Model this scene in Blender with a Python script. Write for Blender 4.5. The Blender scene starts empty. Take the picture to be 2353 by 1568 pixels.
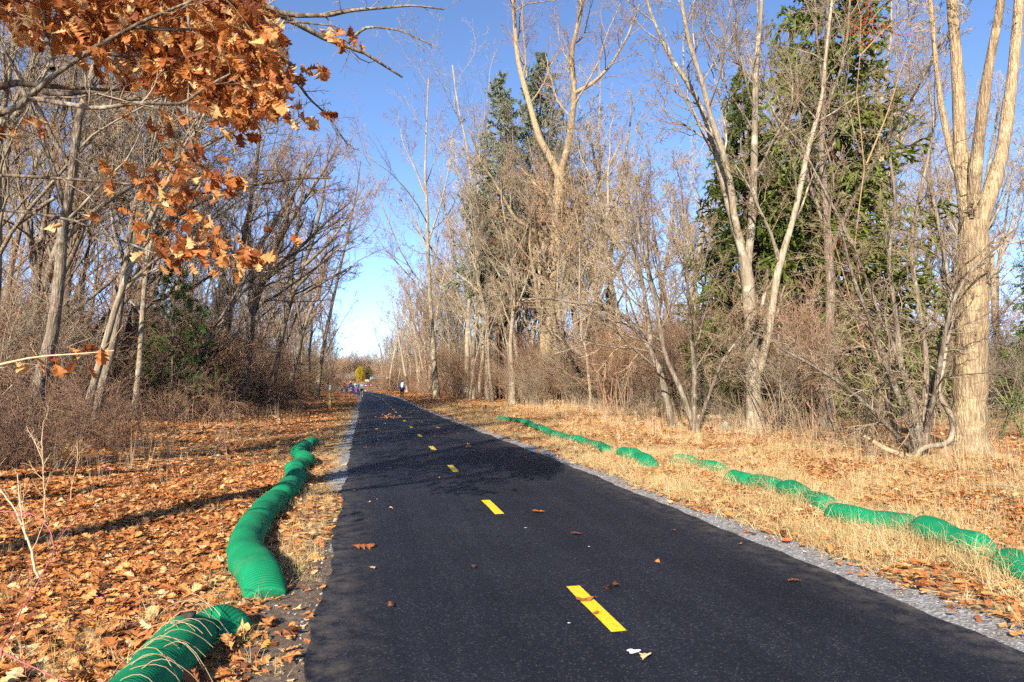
import bpy, math, random
import numpy as np
from mathutils import Vector
random.seed(7)
RNG = np.random.default_rng(11)
PI = math.pi
scene = bpy.context.scene
COL = scene.collection

# ------------------------------------------------------------------ camera, sky, sun, exposure
EYE = 1.513
YAW, PITCH = math.radians(-12.1), math.radians(3.44)
cam_d = bpy.data.cameras.new('camera'); cam = bpy.data.objects.new('camera', cam_d); COL.objects.link(cam)
cam.location = (0, 0, EYE); cam.rotation_euler = (PI/2 + PITCH, 0, YAW)
cam_d.lens = 24; cam_d.sensor_width = 36; cam_d.clip_start = 0.05; cam_d.clip_end = 3000
scene.camera = cam
SUN_EL, SUN_AZ = math.radians(27), math.radians(31)      # light travels towards SUN_AZ right of +Y
world = bpy.data.worlds.new('World'); scene.world = world; world.use_nodes = True
wn = world.node_tree.nodes; wl = world.node_tree.links
sky = wn.new('ShaderNodeTexSky'); sky.sky_type = 'NISHITA'; sky.sun_disc = False
sky.sun_elevation = SUN_EL; sky.sun_rotation = SUN_AZ + PI
sky.altitude = 0; sky.air_density = 0.5; sky.dust_density = 0.0; sky.ozone_density = 3.0
bg = wn['Background']; bg.inputs[1].default_value = 0.128
wl.new(sky.outputs[0], bg.inputs[0])
sun_d = bpy.data.lights.new('sun', 'SUN'); sun = bpy.data.objects.new('sun', sun_d); COL.objects.link(sun)
sun_d.energy = 5.0; sun_d.angle = math.radians(0.55); sun_d.color = (1.0, 0.90, 0.76)
ld = Vector((math.sin(SUN_AZ)*math.cos(SUN_EL), math.cos(SUN_AZ)*math.cos(SUN_EL), -math.sin(SUN_EL)))
sun.rotation_euler = ld.to_track_quat('-Z', 'Y').to_euler(); sun.location = (-20, -30, 30)
vs = scene.view_settings; vs.view_transform = 'Standard'; vs.look = 'None'; vs.exposure = 1.35; vs.gamma = 1.0
scene.render.engine = 'CYCLES'
scene.cycles.max_bounces = 4; scene.cycles.diffuse_bounces = 2; scene.cycles.transparent_max_bounces = 4
scene.cycles.use_denoising = False; scene.cycles.use_adaptive_sampling = True; scene.cycles.adaptive_threshold = 0.03; scene.cycles.adaptive_min_samples = 24

# ------------------------------------------------------------------ surveying helpers
FOC = 24/36*2353
_fw = np.array([-math.sin(YAW)*math.cos(PITCH), math.cos(YAW)*math.cos(PITCH), math.sin(PITCH)])
_rt = np.array([math.cos(YAW), math.sin(YAW), 0.0]); _up = np.cross(_rt, _fw)
def U(px, py, depth):
    """sighting in the photograph (2353 wide) at a surveyed distance -> world point"""
    d = _fw + (px-1176.5)/FOC*_rt + (784-py)/FOC*_up
    return np.array([0, 0, EYE]) + d*depth
def sm(a, b, x):
    t = np.clip((x-a)/(b-a), 0, 1); return t*t*(3-2*t)
CX = np.array([[-60, 1.62], [12, 1.66], [20, 1.55], [40, 1.35], [64, 1.38], [77, 1.0], [87, .5], [95, -.2], [110, -1.6], [130, -2.9],
               [150, -3.2], [165, -2.6], [180, -.8], [195, 3.0], [206, 9.0], [214, 18], [220, 30], [226, 60]])
def path_c(y): return np.interp(y, CX[:, 0], CX[:, 1])
HALF = 1.93
def half_w(y): return np.interp(y, [0, 14, 30, 60, 120, 170, 200, 215], [1.93, 1.93, 1.72, 1.66, 1.66, 1.8, 3.2, 4.5])
def gz(x, y):
    x = np.asarray(x, float); y = np.asarray(y, float)
    r = 1.25*sm(120, 235, y) + 2.0*sm(240, 420, y)
    d = np.abs(x - path_c(y)) - half_w(y)
    w = sm(.5, 3.0, d)
    n = .045*np.sin(1.7*x+.6*y)*np.cos(1.1*y-.7*x) + .03*np.sin(4.1*x+1.3*y)*np.sin(3.3*y)
    side = np.where(x < path_c(y), .45*sm(2.5, 10, d), .10*sm(3, 10, d))
    return r + w*(n + side)

# ------------------------------------------------------------------ mesh helpers
def tag(o, label=None, cat=None, group=None, kind=None):
    if label: o['label'] = label
    if cat: o['category'] = cat
    if group: o['group'] = group
    if kind: o['kind'] = kind
    return o
def link(name, data, parent=None, col=None):
    o = bpy.data.objects.new(name, data); (col or COL).objects.link(o)
    if parent is not None: o.parent = parent
    return o
def empty(name, loc=(0, 0, 0), rz=0):
    o = link(name, None); o.location = loc; o.rotation_euler = (0, 0, rz); o.empty_display_size = .2; return o
def np_mesh(name, V, Q, mat, smooth=True, T=None, midx=None):
    """V (n,3), Q (m,4) quads, T (k,3) tris"""
    me = bpy.data.meshes.new(name)
    V = np.asarray(V, np.float32)
    Q = np.zeros((0, 4), np.int32) if Q is None or len(Q) == 0 else np.asarray(Q, np.int32)
    T = np.zeros((0, 3), np.int32) if T is None or len(T) == 0 else np.asarray(T, np.int32)
    nl = Q.size + T.size; npol = len(Q)+len(T)
    me.vertices.add(len(V)); me.vertices.foreach_set('co', V.ravel())
    me.loops.add(nl); me.loops.foreach_set('vertex_index', np.concatenate([Q.ravel(), T.ravel()]))
    me.polygons.add(npol)
    st = np.concatenate([np.arange(len(Q))*4, Q.size + np.arange(len(T))*3]).astype(np.int32)
    me.polygons.foreach_set('loop_start', st)
    me.polygons.foreach_set('use_smooth', np.full(npol, smooth))
    for m in (mat if isinstance(mat, (list, tuple)) else [mat]): me.materials.append(m)
    if midx is not None: me.polygons.foreach_set('material_index', np.asarray(midx, np.int32))
    me.update(calc_edges=True)
    return me
def unit(a): return a/np.maximum(np.linalg.norm(a, axis=-1, keepdims=True), 1e-9)
def tubes(sets):
    """sets: list of (P (B,n,3), R (B,n), sides) -> V, Q"""
    Vs, Qs, off = [], [], 0
    for P, R, s in sets:
        B, n, _ = P.shape
        if B == 0: continue
        T = unit(np.gradient(P, axis=1)); d = unit(P[:, -1]-P[:, 0])
        ax = np.where(np.abs(d[:, 2:3]) > .8, np.array([[1., .2, 0]]), np.array([[0, 0.1, 1.]]))
        ref = unit(np.cross(d, ax))[:, None, :]
        n1 = unit(ref - (ref*T).sum(-1, keepdims=True)*T); n2 = np.cross(T, n1)
        a = np.arange(s)*2*PI/s
        V = P[:, :, None, :] + R[:, :, None, None]*(np.cos(a)[None, None, :, None]*n1[:, :, None, :] + np.sin(a)[None, None, :, None]*n2[:, :, None, :])
        Vs.append(V.reshape(-1, 3))
        b = np.arange(B)[:, None, None]*n*s; k = np.arange(n-1)[None, :, None]*s; j = np.arange(s)[None, None, :]; j2 = (j+1) % s
        i0 = off+b+k+j; i1 = off+b+k+j2
        Qs.append(np.stack([i0, i1, i1+s, i0+s], -1).reshape(-1, 4)); off += B*n*s
    return np.concatenate(Vs), np.concatenate(Qs)
def resample(pts, rad, n):
    pts = np.asarray(pts, float); rad = np.asarray(rad, float)
    t = np.concatenate([[0], np.cumsum(np.linalg.norm(np.diff(pts, axis=0), axis=1))]); t /= t[-1]
    # catmull-rom like smoothing through dense linear + blur
    q = np.linspace(0, 1, n*6)
    p = np.stack([np.interp(q, t, pts[:, i]) for i in range(3)], 1)
    w = max(1, int(n*6/len(pts)*.35))
    if w > 1:
        k = np.ones(2*w+1)/(2*w+1)
        pp = np.stack([np.convolve(np.pad(p[:, i], w, mode='reflect', reflect_type='odd'), k, 'valid') for i in range(3)], 1)
        p = pp
    qi = np.linspace(0, len(p)-1, n).round().astype(int)
    return p[qi], np.interp(np.linspace(0, 1, n), t, rad)

def grow(P, R, K, lo, hi, ang, n, up=.0, wig=.15, t0=.2, t1=1., rf=.55, rtip=.3, rmin=.003, grav=0., taper=.5, bias=None):
    """children of a batch of branches; lengths between lo..hi (fractions of the parent's length)"""
    B, m, _ = P.shape
    L = np.linalg.norm(np.diff(P, axis=1), axis=2).sum(1)
    t = (t0 + (t1-t0)*(np.arange(K)[None, :] + RNG.random((B, K)))/K)
    f = t*(m-1); i = np.clip(f.astype(int), 0, m-2); w = (f-i)[..., None]; bi = np.arange(B)[:, None]
    pos = P[bi, i]*(1-w) + P[bi, i+1]*w
    tan = unit(P[bi, i+1]-P[bi, i]); r = R[bi, i]*(1-w[..., 0]) + R[bi, i+1]*w[..., 0]
    rnd = RNG.normal(size=(B, K, 3)); perp = unit(rnd - (rnd*tan).sum(-1, keepdims=True)*tan)
    a = np.radians(ang*RNG.uniform(.65, 1.35, (B, K)))[..., None]
    d = np.cos(a)*tan + np.sin(a)*perp; d[..., 2] += up
    if bias is not None: d = d + np.asarray(bias)
    d = unit(d).reshape(-1, 3); pos = pos.reshape(-1, 3)
    ln = (L[:, None]*RNG.uniform(lo, hi, (B, K))*(1-taper*(t-t0)/max(t1-t0, .01))).reshape(-1, 1)
    C = np.empty((B*K, n, 3)); C[:, 0] = pos; cur = pos; st = ln/(n-1)
    for k in range(1, n):
        cur = cur + d*st; C[:, k] = cur
        d = d + RNG.normal(size=d.shape)*wig; d[:, 2] += up*.35 - grav; d = unit(d)
    r0 = np.maximum(r.reshape(-1)*rf, rmin*1.3)
    tp = np.linspace(1, rtip, n)[None, :]
    RR = np.maximum(r0[:, None]*tp, rmin)
    return C, RR

# ------------------------------------------------------------------ materials
def mat(name):
    m = bpy.data.materials.new(name); m.use_nodes = True; nt = m.node_tree
    return m, nt.nodes, nt.links, nt.nodes['Principled BSDF']
def ramp(ns, pts, interp='LINEAR'):
    r = ns.new('ShaderNodeValToRGB'); e = r.color_ramp; e.interpolation = interp
    while len(e.elements) < len(pts): e.elements.new(.5)
    for el, (p, c) in zip(e.elements, pts): el.position = p; el.color = (*c, 1) if len(c) == 3 else c
    return r
def noise(ns, ls, vec, scale, detail=3, rough=.55):
    n = ns.new('ShaderNodeTexNoise'); n.inputs['Scale'].default_value = scale; n.inputs['Detail'].default_value = detail
    n.inputs['Roughness'].default_value = rough
    if vec is not None: ls.new(vec, n.inputs['Vector'])
    return n
def mapping(ns, ls, vec, sc):
    mp = ns.new('ShaderNodeMapping'); mp.inputs['Scale'].default_value = sc; ls.new(vec, mp.inputs['Vector']); return mp.outputs[0]
def bump(ns, ls, h, b, strength, dist):
    bp = ns.new('ShaderNodeBump'); bp.inputs['Strength'].default_value = strength; bp.inputs['Distance'].default_value = dist
    ls.new(h, bp.inputs['Height']); ls.new(bp.outputs[0], b.inputs['Normal']); return bp
def mixc(ns, ls, fac, a, b, mode='MIX'):
    m = ns.new('ShaderNodeMix'); m.data_type = 'RGBA'; m.blend_type = mode
    if isinstance(fac, float): m.inputs[0].default_value = fac
    else: ls.new(fac, m.inputs[0])
    for i, v in ((6, a), (7, b)):
        if isinstance(v, tuple): m.inputs[i].default_value = (*v, 1)
        else: ls.new(v, m.inputs[i])
    return m.outputs[2]
def bark(name, dark, light, lichen=None, scale=1., strength=.7, crack=1.6, crackf=.6):
    m, ns, ls, b = mat(name)
    co = ns.new('ShaderNodeTexCoord').outputs['Object']
    v = mapping(ns, ls, co, (9*scale, 9*scale, 1.1*scale))
    n1 = noise(ns, ls, v, 2.2, 6, .65)
    r = ramp(ns, [(.33, dark), (.62, light)]); ls.new(n1.outputs[0], r.inputs[0])
    c = r.outputs[0]
    oi = ns.new('ShaderNodeObjectInfo')
    hv = ns.new('ShaderNodeHueSaturation'); ls.new(c, hv.inputs['Color'])
    mr = ns.new('ShaderNodeMapRange'); mr.inputs[3].default_value = .78; mr.inputs[4].default_value = 1.22
    ls.new(oi.outputs['Random'], mr.inputs[0]); ls.new(mr.outputs[0], hv.inputs['Value'])
    c = hv.outputs[0]
    if lichen:
        n2 = noise(ns, ls, co, 3.1, 4, .6); r2 = ramp(ns, [(.52, (0, 0, 0)), (.66, (1, 1, 1))]); ls.new(n2.outputs[0], r2.inputs[0])
        c = mixc(ns, ls, r2.outputs[0], c, lichen)
    vo = ns.new('ShaderNodeTexVoronoi'); vo.feature = 'DISTANCE_TO_EDGE'; vo.inputs['Scale'].default_value = crack
    nz = noise(ns, ls, co, 7, 3); vm = ns.new('ShaderNodeVectorMath'); vm.operation = 'MULTIPLY_ADD'; vm.inputs[1].default_value = (.5, .5, .5)
    ls.new(nz.outputs['Color'], vm.inputs[0]); ls.new(v, vm.inputs[2]); ls.new(vm.outputs[0], vo.inputs['Vector'])
    rc = ramp(ns, [(.0, (.30, .26, .22)), (.16, (1, 1, 1))]); ls.new(vo.outputs['Distance'], rc.inputs[0])
    c = mixc(ns, ls, crackf, c, rc.outputs[0], 'MULTIPLY')
    hs = ns.new('ShaderNodeMath'); hs.operation = 'MULTIPLY_ADD'; hs.inputs[1].default_value = .5; ls.new(n1.outputs[0], hs.inputs[0])
    mn = ns.new('ShaderNodeMath'); mn.operation = 'MINIMUM'; mn.inputs[1].default_value = .25; ls.new(vo.outputs['Distance'], mn.inputs[0])
    m4 = ns.new('ShaderNodeMath'); m4.operation = 'MULTIPLY'; m4.inputs[1].default_value = 3*crackf; ls.new(mn.outputs[0], m4.inputs[0]); ls.new(m4.outputs[0], hs.inputs[2])
    ls.new(c, b.inputs['Base Color']); b.inputs['Roughness'].default_value = .9; b.inputs['Specular IOR Level'].default_value = .15
    bump(ns, ls, hs.outputs[0], b, strength, .035)
    return m
M = {}
M['bark_tan'] = bark('bark_tan', (.165, .115, .065), (.40, .30, .185), (.38, .30, .17), .9, .8, 2.6, .5)
M['bark_pale'] = bark('bark_pale', (.15, .12, .08), (.34, .28, .20), (.38, .345, .26), crackf=.25)
M['bark_grey'] = bark('bark_grey', (.085, .066, .048), (.24, .19, .14), (.28, .255, .195))
M['bark_dark'] = bark('bark_dark', (.06, .044, .032), (.19, .145, .10), (.25, .23, .17))
M['bark_spruce'] = bark('bark_spruce', (.06, .035, .025), (.2, .115, .07))
def twigmat(name, c0, c1):
    m, ns, ls, b = mat(name)
    oi = ns.new('ShaderNodeObjectInfo'); co = ns.new('ShaderNodeTexCoord')
    n = noise(ns, ls, co.outputs['Object'], 1.3, 2)
    ad = ns.new('ShaderNodeMath'); ad.operation = 'MULTIPLY_ADD'; ad.inputs[1].default_value = .5
    ls.new(oi.outputs['Random'], ad.inputs[0]); 
    ml = ns.new('ShaderNodeMath'); ml.operation = 'MULTIPLY'; ml.inputs[1].default_value = .6; ls.new(n.outputs[0], ml.inputs[0]); ls.new(ml.outputs[0], ad.inputs[2])
    r = ramp(ns, [(.2, c0), (.8, c1)]); ls.new(ad.outputs[0], r.inputs[0]); ls.new(r.outputs[0], b.inputs['Base Color'])
    b.inputs['Roughness'].default_value = .75; b.inputs['Specular IOR Level'].default_value = .2
    return m
M['twig_tan'] = twigmat('twig_tan', (.17, .12, .072), (.38, .295, .19))
M['twig_grey'] = twigmat('twig_grey', (.125, .098, .07), (.31, .25, .175))
M['twig_red'] = twigmat('twig_red', (.16, .09, .05), (.34, .215, .125))
M['twig_brush'] = twigmat('twig_brush', (.10, .054, .038), (.30, .18, .115))
M['brier'] = twigmat('brier', (.24, .05, .07), (.36, .12, .13))
M['straw_stem'] = twigmat('straw_stem', (.34, .22, .12), (.55, .41, .25))
def leafmat(name, cols, trans=.35, veins=True):
    m, ns, ls, b = mat(name)
    oi = ns.new('ShaderNodeObjectInfo'); co = ns.new('ShaderNodeTexCoord')
    r = ramp(ns, cols); ls.new(oi.outputs['Random'], r.inputs[0])
    n = noise(ns, ls, co.outputs['Object'], 22, 3); r2 = ramp(ns, [(.3, (.62, .55, .5)), (.7, (1.1, 1.08, 1.0))]); ls.new(n.outputs[0], r2.inputs[0])
    c = mixc(ns, ls, .8, r.outputs[0], r2.outputs[0], 'MULTIPLY')
    ls.new(c, b.inputs['Base Color']); b.inputs['Roughness'].default_value = .55; b.inputs['Specular IOR Level'].default_value = .25
    tr = ns.new('ShaderNodeBsdfTranslucent'); ls.new(c, tr.inputs['Color'])
    mx = ns.new('ShaderNodeMixShader'); mx.inputs[0].default_value = trans
    ls.new(b.outputs[0], mx.inputs[1]); ls.new(tr.outputs[0], mx.inputs[2])
    ls.new(mx.outputs[0], ns['Material Output'].inputs[0])
    return m
M['oak_leaf'] = leafmat('oak_leaf', [(0, (.20, .055, .02)), (.3, (.40, .135, .038)), (.6, (.56, .235, .068)), (.85, (.70, .39, .15)), (1, (.84, .60, .31))], .4)
M['litter_leaf'] = leafmat('litter_leaf', [(0, (.11, .045, .024)), (.22, (.34, .12, .038)), (.55, (.54, .215, .062)), (.85, (.63, .32, .115)), (1, (.72, .50, .28))], .12)
M['dry_grass'] = leafmat('dry_grass', [(0, (.42, .30, .14)), (.6, (.62, .48, .25)), (.9, (.72, .6, .36)), (1, (.28, .32, .09))], .25)
M['needle_green'] = leafmat('needle_green', [(0, (.06, .10, .014)), (1, (.155, .19, .036))], .25)
M['needle_blue'] = leafmat('needle_blue', [(0, (.12, .155, .11)), (1, (.20, .235, .165))], .1)
M['needle_pine'] = leafmat('needle_pine', [(0, (.06, .115, .035)), (1, (.115, .185, .055))], .25)
M['needle_gold'] = leafmat('needle_gold', [(0, (.30, .25, .02)), (1, (.42, .33, .03))], .15)
M['needle_dark'] = leafmat('needle_dark', [(0, (.03, .06, .015)), (1, (.05, .09, .02))], .1)
M['green_leaf'] = leafmat('green_leaf', [(0, (.07, .13, .03)), (1, (.16, .24, .05))], .25)
def plain(name, c, rough=.7, var=.15, scale=20, spec=.3, bstr=.0):
    m, ns, ls, b = mat(name); co = ns.new('ShaderNodeTexCoord').outputs['Object']
    n = noise(ns, ls, co, scale, 4)
    r = ramp(ns, [(.3, tuple(v*(1-var) for v in c)), (.7, tuple(min(1, v*(1+var)) for v in c))]); ls.new(n.outputs[0], r.inputs[0])
    ls.new(r.outputs[0], b.inputs['Base Color']); b.inputs['Roughness'].default_value = rough; b.inputs['Specular IOR Level'].default_value = spec
    if bstr: bump(ns, ls, n.outputs[0], b, bstr, .01)
    return m

# asphalt
m, ns, ls, b = mat('asphalt'); co = ns.new('ShaderNodeTexCoord').outputs['Object']
v = ns.new('ShaderNodeTexVoronoi'); v.inputs['Scale'].default_value = 105; ls.new(co, v.inputs['Vector'])
r1 = ramp(ns, [(0, (.0075, .0087, .0145)), (.6, (.0105, .012, .0195)), (.9, (.0165, .018, .0265)), (1, (.048, .049, .056))])
sp = ns.new('ShaderNodeSeparateColor'); ls.new(v.outputs['Color'], sp.inputs[0]); ls.new(sp.outputs[0], r1.inputs[0])
n0 = noise(ns, ls, co, .8, 5, .6); r0 = ramp(ns, [(.3, (.75, .75, .78)), (.7, (1.3, 1.27, 1.22))]); ls.new(n0.outputs[0], r0.inputs[0])
c = mixc(ns, ls, 1., r1.outputs[0], r0.outputs[0], 'MULTIPLY')
n5 = noise(ns, ls, co, 2.7, 6, .7); r5 = ramp(ns, [(.66, (0, 0, 0)), (.8, (.35, .35, .35))]); ls.new(n5.outputs[0], r5.inputs[0])
c = mixc(ns, ls, r5.outputs[0], c, (.032, .031, .031))
sx = ns.new('ShaderNodeSeparateXYZ'); ls.new(co, sx.inputs[0])
a1 = ns.new('ShaderNodeMath'); a1.operation = 'SUBTRACT'; a1.inputs[1].default_value = 1.64; ls.new(sx.outputs[0], a1.inputs[0])
a2 = ns.new('ShaderNodeMath'); a2.operation = 'ABSOLUTE'; ls.new(a1.outputs[0], a2.inputs[0])
a3 = ns.new('ShaderNodeMapRange'); a3.inputs[1].default_value = 1.45; a3.inputs[2].default_value = 1.98; ls.new(a2.outputs[0], a3.inputs[0])
n6 = noise(ns, ls, co, 6, 6, .75); r6 = ramp(ns, [(.42, (0, 0, 0)), (.68, (1, 1, 1))]); ls.new(n6.outputs[0], r6.inputs[0])
a4 = ns.new('ShaderNodeMath'); a4.operation = 'MULTIPLY'; ls.new(a3.outputs[0], a4.inputs[0]); ls.new(r6.outputs[0], a4.inputs[1])
c = mixc(ns, ls, a4.outputs[0], c, (.085, .075, .062))
tv_ = mapping(ns, ls, co, (3.2, .05, 1)); n7 = noise(ns, ls, tv_, 1.6, 4, .6); r7 = ramp(ns, [(.35, (.8, .8, .82)), (.65, (1.25, 1.24, 1.2))]); ls.new(n7.outputs[0], r7.inputs[0])
c = mixc(ns, ls, .8, c, r7.outputs[0], 'MULTIPLY')
ls.new(c, b.inputs['Base Color']); b.inputs['Roughness'].default_value = .7; b.inputs['Specular IOR Level'].default_value = .16
bump(ns, ls, v.outputs['Distance'], b, .2, .004)
M['asphalt'] = m
# road paint
m, ns, ls, b = mat('road_paint_yellow'); co = ns.new('ShaderNodeTexCoord').outputs['Object']
n = noise(ns, ls, co, 60, 4, .7); r = ramp(ns, [(.30, (.03, .025, .02)), (.36, (.42, .27, .008)), (.46, (.76, .50, .008)), (.7, (.82, .58, .012))]); ls.new(n.outputs[0], r.inputs[0])
ls.new(r.outputs[0], b.inputs['Base Color']); b.inputs['Roughness'].default_value = .6; bump(ns, ls, n.outputs[0], b, .4, .004); M['paint'] = m
# gravel
m, ns, ls, b = mat('gravel'); co = ns.new('ShaderNodeTexCoord').outputs['Object']
v = ns.new('ShaderNodeTexVoronoi'); v.inputs['Scale'].default_value = 46; ls.new(co, v.inputs['Vector'])
sp = ns.new('ShaderNodeSeparateColor'); ls.new(v.outputs['Color'], sp.inputs[0])
r = ramp(ns, [(0, (.15, .15, .155)), (.5, (.24, .24, .245)), (.85, (.31, .31, .31)), (1, (.45, .44, .43))]); ls.new(sp.outputs[0], r.inputs[0])
n = noise(ns, ls, co, 5, 5, .65); r2 = ramp(ns, [(.4, (1, 1, 1)), (.75, (.55, .43, .30))]); ls.new(n.outputs[0], r2.inputs[0])
ls.new(mixc(ns, ls, .85, r.outputs[0], r2.outputs[0], 'MULTIPLY'), b.inputs['Base Color']); b.inputs['Roughness'].default_value = .9
bump(ns, ls, v.outputs['Distance'], b, .9, .012); M['gravel'] = m
# forest floor
m, ns, ls, b = mat('forest_floor'); co = ns.new('ShaderNodeTexCoord').outputs['Object']
v = ns.new('ShaderNodeTexVoronoi'); v.inputs['Scale'].default_value = 13; v.inputs['Randomness'].default_value = 1.
nd = noise(ns, ls, co, 9, 3); va = ns.new('ShaderNodeVectorMath'); va.operation = 'MULTIPLY_ADD'; va.inputs[1].default_value = (.12, .12, .12)
ls.new(nd.outputs['Color'], va.inputs[0]); ls.new(co, va.inputs[2]); ls.new(va.outputs[0], v.inputs['Vector'])
sp = ns.new('ShaderNodeSeparateColor'); ls.new(v.outputs['Color'], sp.inputs[0])
r = ramp(ns, [(0, (.07, .035, .02)), (.3, (.24, .10, .042)), (.6, (.40, .18, .07)), (.85, (.46, .27, .12)), (1, (.55, .38, .2))]); ls.new(sp.outputs[0], r.inputs[0])
n2 = noise(ns, ls, co, .9, 5, .6); r2 = ramp(ns, [(.44, (0, 0, 0)), (.62, (.75, .75, .75))]); ls.new(n2.outputs[0], r2.inputs[0])
n3 = noise(ns, ls, co, 40, 3); r3 = ramp(ns, [(.3, (.20, .13, .06)), (.7, (.50, .38, .18))]); ls.new(n3.outputs[0], r3.inputs[0])
c = mixc(ns, ls, r2.outputs[0], r.outputs[0], r3.outputs[0])
n4 = noise(ns, ls, co, 1.6, 4, .6); r4 = ramp(ns, [(.6, (0, 0, 0)), (.75, (.4, .4, .4))]); ls.new(n4.outputs[0], r4.inputs[0])
c = mixc(ns, ls, r4.outputs[0], c, (.16, .19, .05))
ls.new(c, b.inputs['Base Color']); b.inputs['Roughness'].default_value = .95; b.inputs['Specular IOR Level'].default_value = .1
bump(ns, ls, v.outputs['Distance'], b, .8, .05); M['floor'] = m
# bare soil verge
m, ns, ls, b = mat('soil'); co = ns.new('ShaderNodeTexCoord').outputs['Object']
n = noise(ns, ls, co, 14, 7, .7); r = ramp(ns, [(.3, (.035, .024, .017)), (.55, (.12, .085, .058)), (.75, (.27, .20, .135))]); ls.new(n.outputs[0], r.inputs[0])
ls.new(r.outputs[0], b.inputs['Base Color']); b.inputs['Roughness'].default_value = .95; bump(ns, ls, n.outputs[0], b, .9, .03); M['soil'] = m
# netting of the filter socks
m, ns, ls, b = mat('green_netting'); uv = ns.new('ShaderNodeUVMap')
w = ns.new('ShaderNodeTexWave'); w.wave_type = 'BANDS'; w.bands_direction = 'X'; w.inputs['Scale'].default_value = 14.3; w.inputs['Distortion'].default_value = .35; w.inputs['Detail'].default_value = 1
ls.new(uv.outputs[0], w.inputs['Vector'])
w2 = ns.new('ShaderNodeTexWave'); w2.wave_type = 'BANDS'; w2.bands_direction = 'Y'; w2.inputs['Scale'].default_value = 26; ls.new(uv.outputs[0], w2.inputs['Vector'])
co = ns.new('ShaderNodeTexCoord').outputs['Object']; n = noise(ns, ls, co, 5, 4)
r = ramp(ns, [(.05, (.003, .135, .058)), (.6, (.003, .215, .09))]); ls.new(w.outputs['Fac'], r.inputs[0])
r2 = ramp(ns, [(.3, (.75, .8, .75)), (.7, (1.15, 1.1, 1.05))]); ls.new(n.outputs[0], r2.inputs[0])
c = mixc(ns, ls, .9, r.outputs[0], r2.outputs[0], 'MULTIPLY')
nd = noise(ns, ls, co, 3.3, 6, .7); rd = ramp(ns, [(.56, (0, 0, 0)), (.74, (.5, .5, .5))]); ls.new(nd.outputs[0], rd.inputs[0])
c = mixc(ns, ls, rd.outputs[0], c, (.12, .10, .06))
ls.new(c, b.inputs['Base Color']); b.inputs['Roughness'].default_value = .8; b.inputs['Specular IOR Level'].default_value = .2
ad = ns.new('ShaderNodeMath'); ad.operation = 'MULTIPLY_ADD'; ad.inputs[1].default_value = .4; ls.new(w2.outputs['Fac'], ad.inputs[0]); ls.new(w.outputs['Fac'], ad.inputs[2])
bump(ns, ls, ad.outputs[0], b, .28, .005); M['net'] = m
M['post_wood'] = plain('post_wood', (.52, .42, .13), .7, .25, 9)
M['sign_white'] = plain('sign_white', (.82, .83, .84), .4, .03)
M['sign_blue'] = plain('sign_blue', (.22, .42, .66), .4, .05)
M['boulder'] = plain('boulder', (.50, .42, .30), .9, .2, 3, .2, .5)
M['log_wood'] = plain('log_wood', (.36, .265, .15), .85, .3, 6, .2, .5)
M['berry'] = plain('berry', (.55, .05, .02), .4, .2)
M['skin'] = plain('skin', (.55, .33, .24), .5, .06)
M['hair'] = plain('hair', (.05, .03, .02), .6, .2)
def cloth(n, c): M[n] = plain(n, c, .85, .1, 30, .15); return M[n]
for n_, c_ in dict(white_cloth=(.72, .73, .76), navy_cloth=(.03, .04, .12), black_cloth=(.015, .015, .018), grey_cloth=(.36, .39, .44), aqua_cloth=(.28, .66, .68),
                   pink_cloth=(.75, .10, .50), red_cloth=(.62, .02, .025), teal_cloth=(.05, .22, .24), sky_cloth=(.30, .60, .72), shoe_white=(.75, .76, .78), shoe_dark=(.03, .03, .05)).items(): cloth(n_, c_)

# ------------------------------------------------------------------ ground, path, verges
def grid(xs, ys, zf, name, mtl):
    X, Y = np.meshgrid(xs, ys); Z = zf(X, Y); n, k = X.shape
    V = np.stack([X, Y, Z], -1).reshape(-1, 3)
    i = (np.arange(n-1)[:, None]*k + np.arange(k-1)[None, :]).ravel()
    return np_mesh(name, V, np.stack([i, i+1, i+k+1, i+k], 1), mtl)
xs = np.concatenate([[-900, -400, -200, -110, -70, -45], np.arange(-30, -12, 1.), np.arange(-12, 16, .36), np.arange(16, 34, 1.), [40, 55, 75, 110, 200, 400, 900]])
ys = np.concatenate([[-300, -120, -60, -30, -18, -10, -6], np.arange(-4, 30, .36), np.arange(30, 60, .6), np.arange(60, 130, 2.), np.arange(130, 260, 4.), [280, 310, 350, 420, 520, 700, 1000, 1800]])
ground = link('ground', grid(xs, ys, lambda X, Y: gz(X, Y) - .012*(np.abs(X-path_c(Y)) < half_w(Y)+.2), 'ground', M['floor'])); tag(ground, kind='structure')

def ribbon(ys, lf, rf, z, name, mtl, nx=2, skirt=0.):
    ys = np.asarray(ys); l = lf(ys); r = rf(ys)
    # normals of the centreline so that bends keep their width
    cols = [(1-t)*l + t*r for t in np.linspace(0, 1, nx)]
    V = []; 
    for c in cols: V.append(np.stack([c, ys, gz(c, ys)*0 + 1.25*sm(120, 235, ys) + z], 1))
    if skirt:
        a = V[0].copy(); a[:, 2] -= skirt; a[:, 0] -= .02; bq = V[-1].copy(); bq[:, 2] -= skirt; bq[:, 0] += .02; V = [a]+V+[bq]
    k = len(V); n = len(ys); V = np.stack(V, 1).reshape(-1, 3)
    i = (np.arange(n-1)[:, None]*k + np.arange(k-1)[None, :]).ravel()
    return np_mesh(name, V, np.stack([i, i+1, i+k+1, i+k], 1), mtl, smooth=False)
py_ = np.concatenate([np.arange(-30, 40, .25), np.arange(40, 226, 1.)])
ej = lambda y, s: .022*np.sin(y*2.3+s) + .018*np.sin(y*9+s) + .014*np.sin(y*23+2*s)
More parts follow.
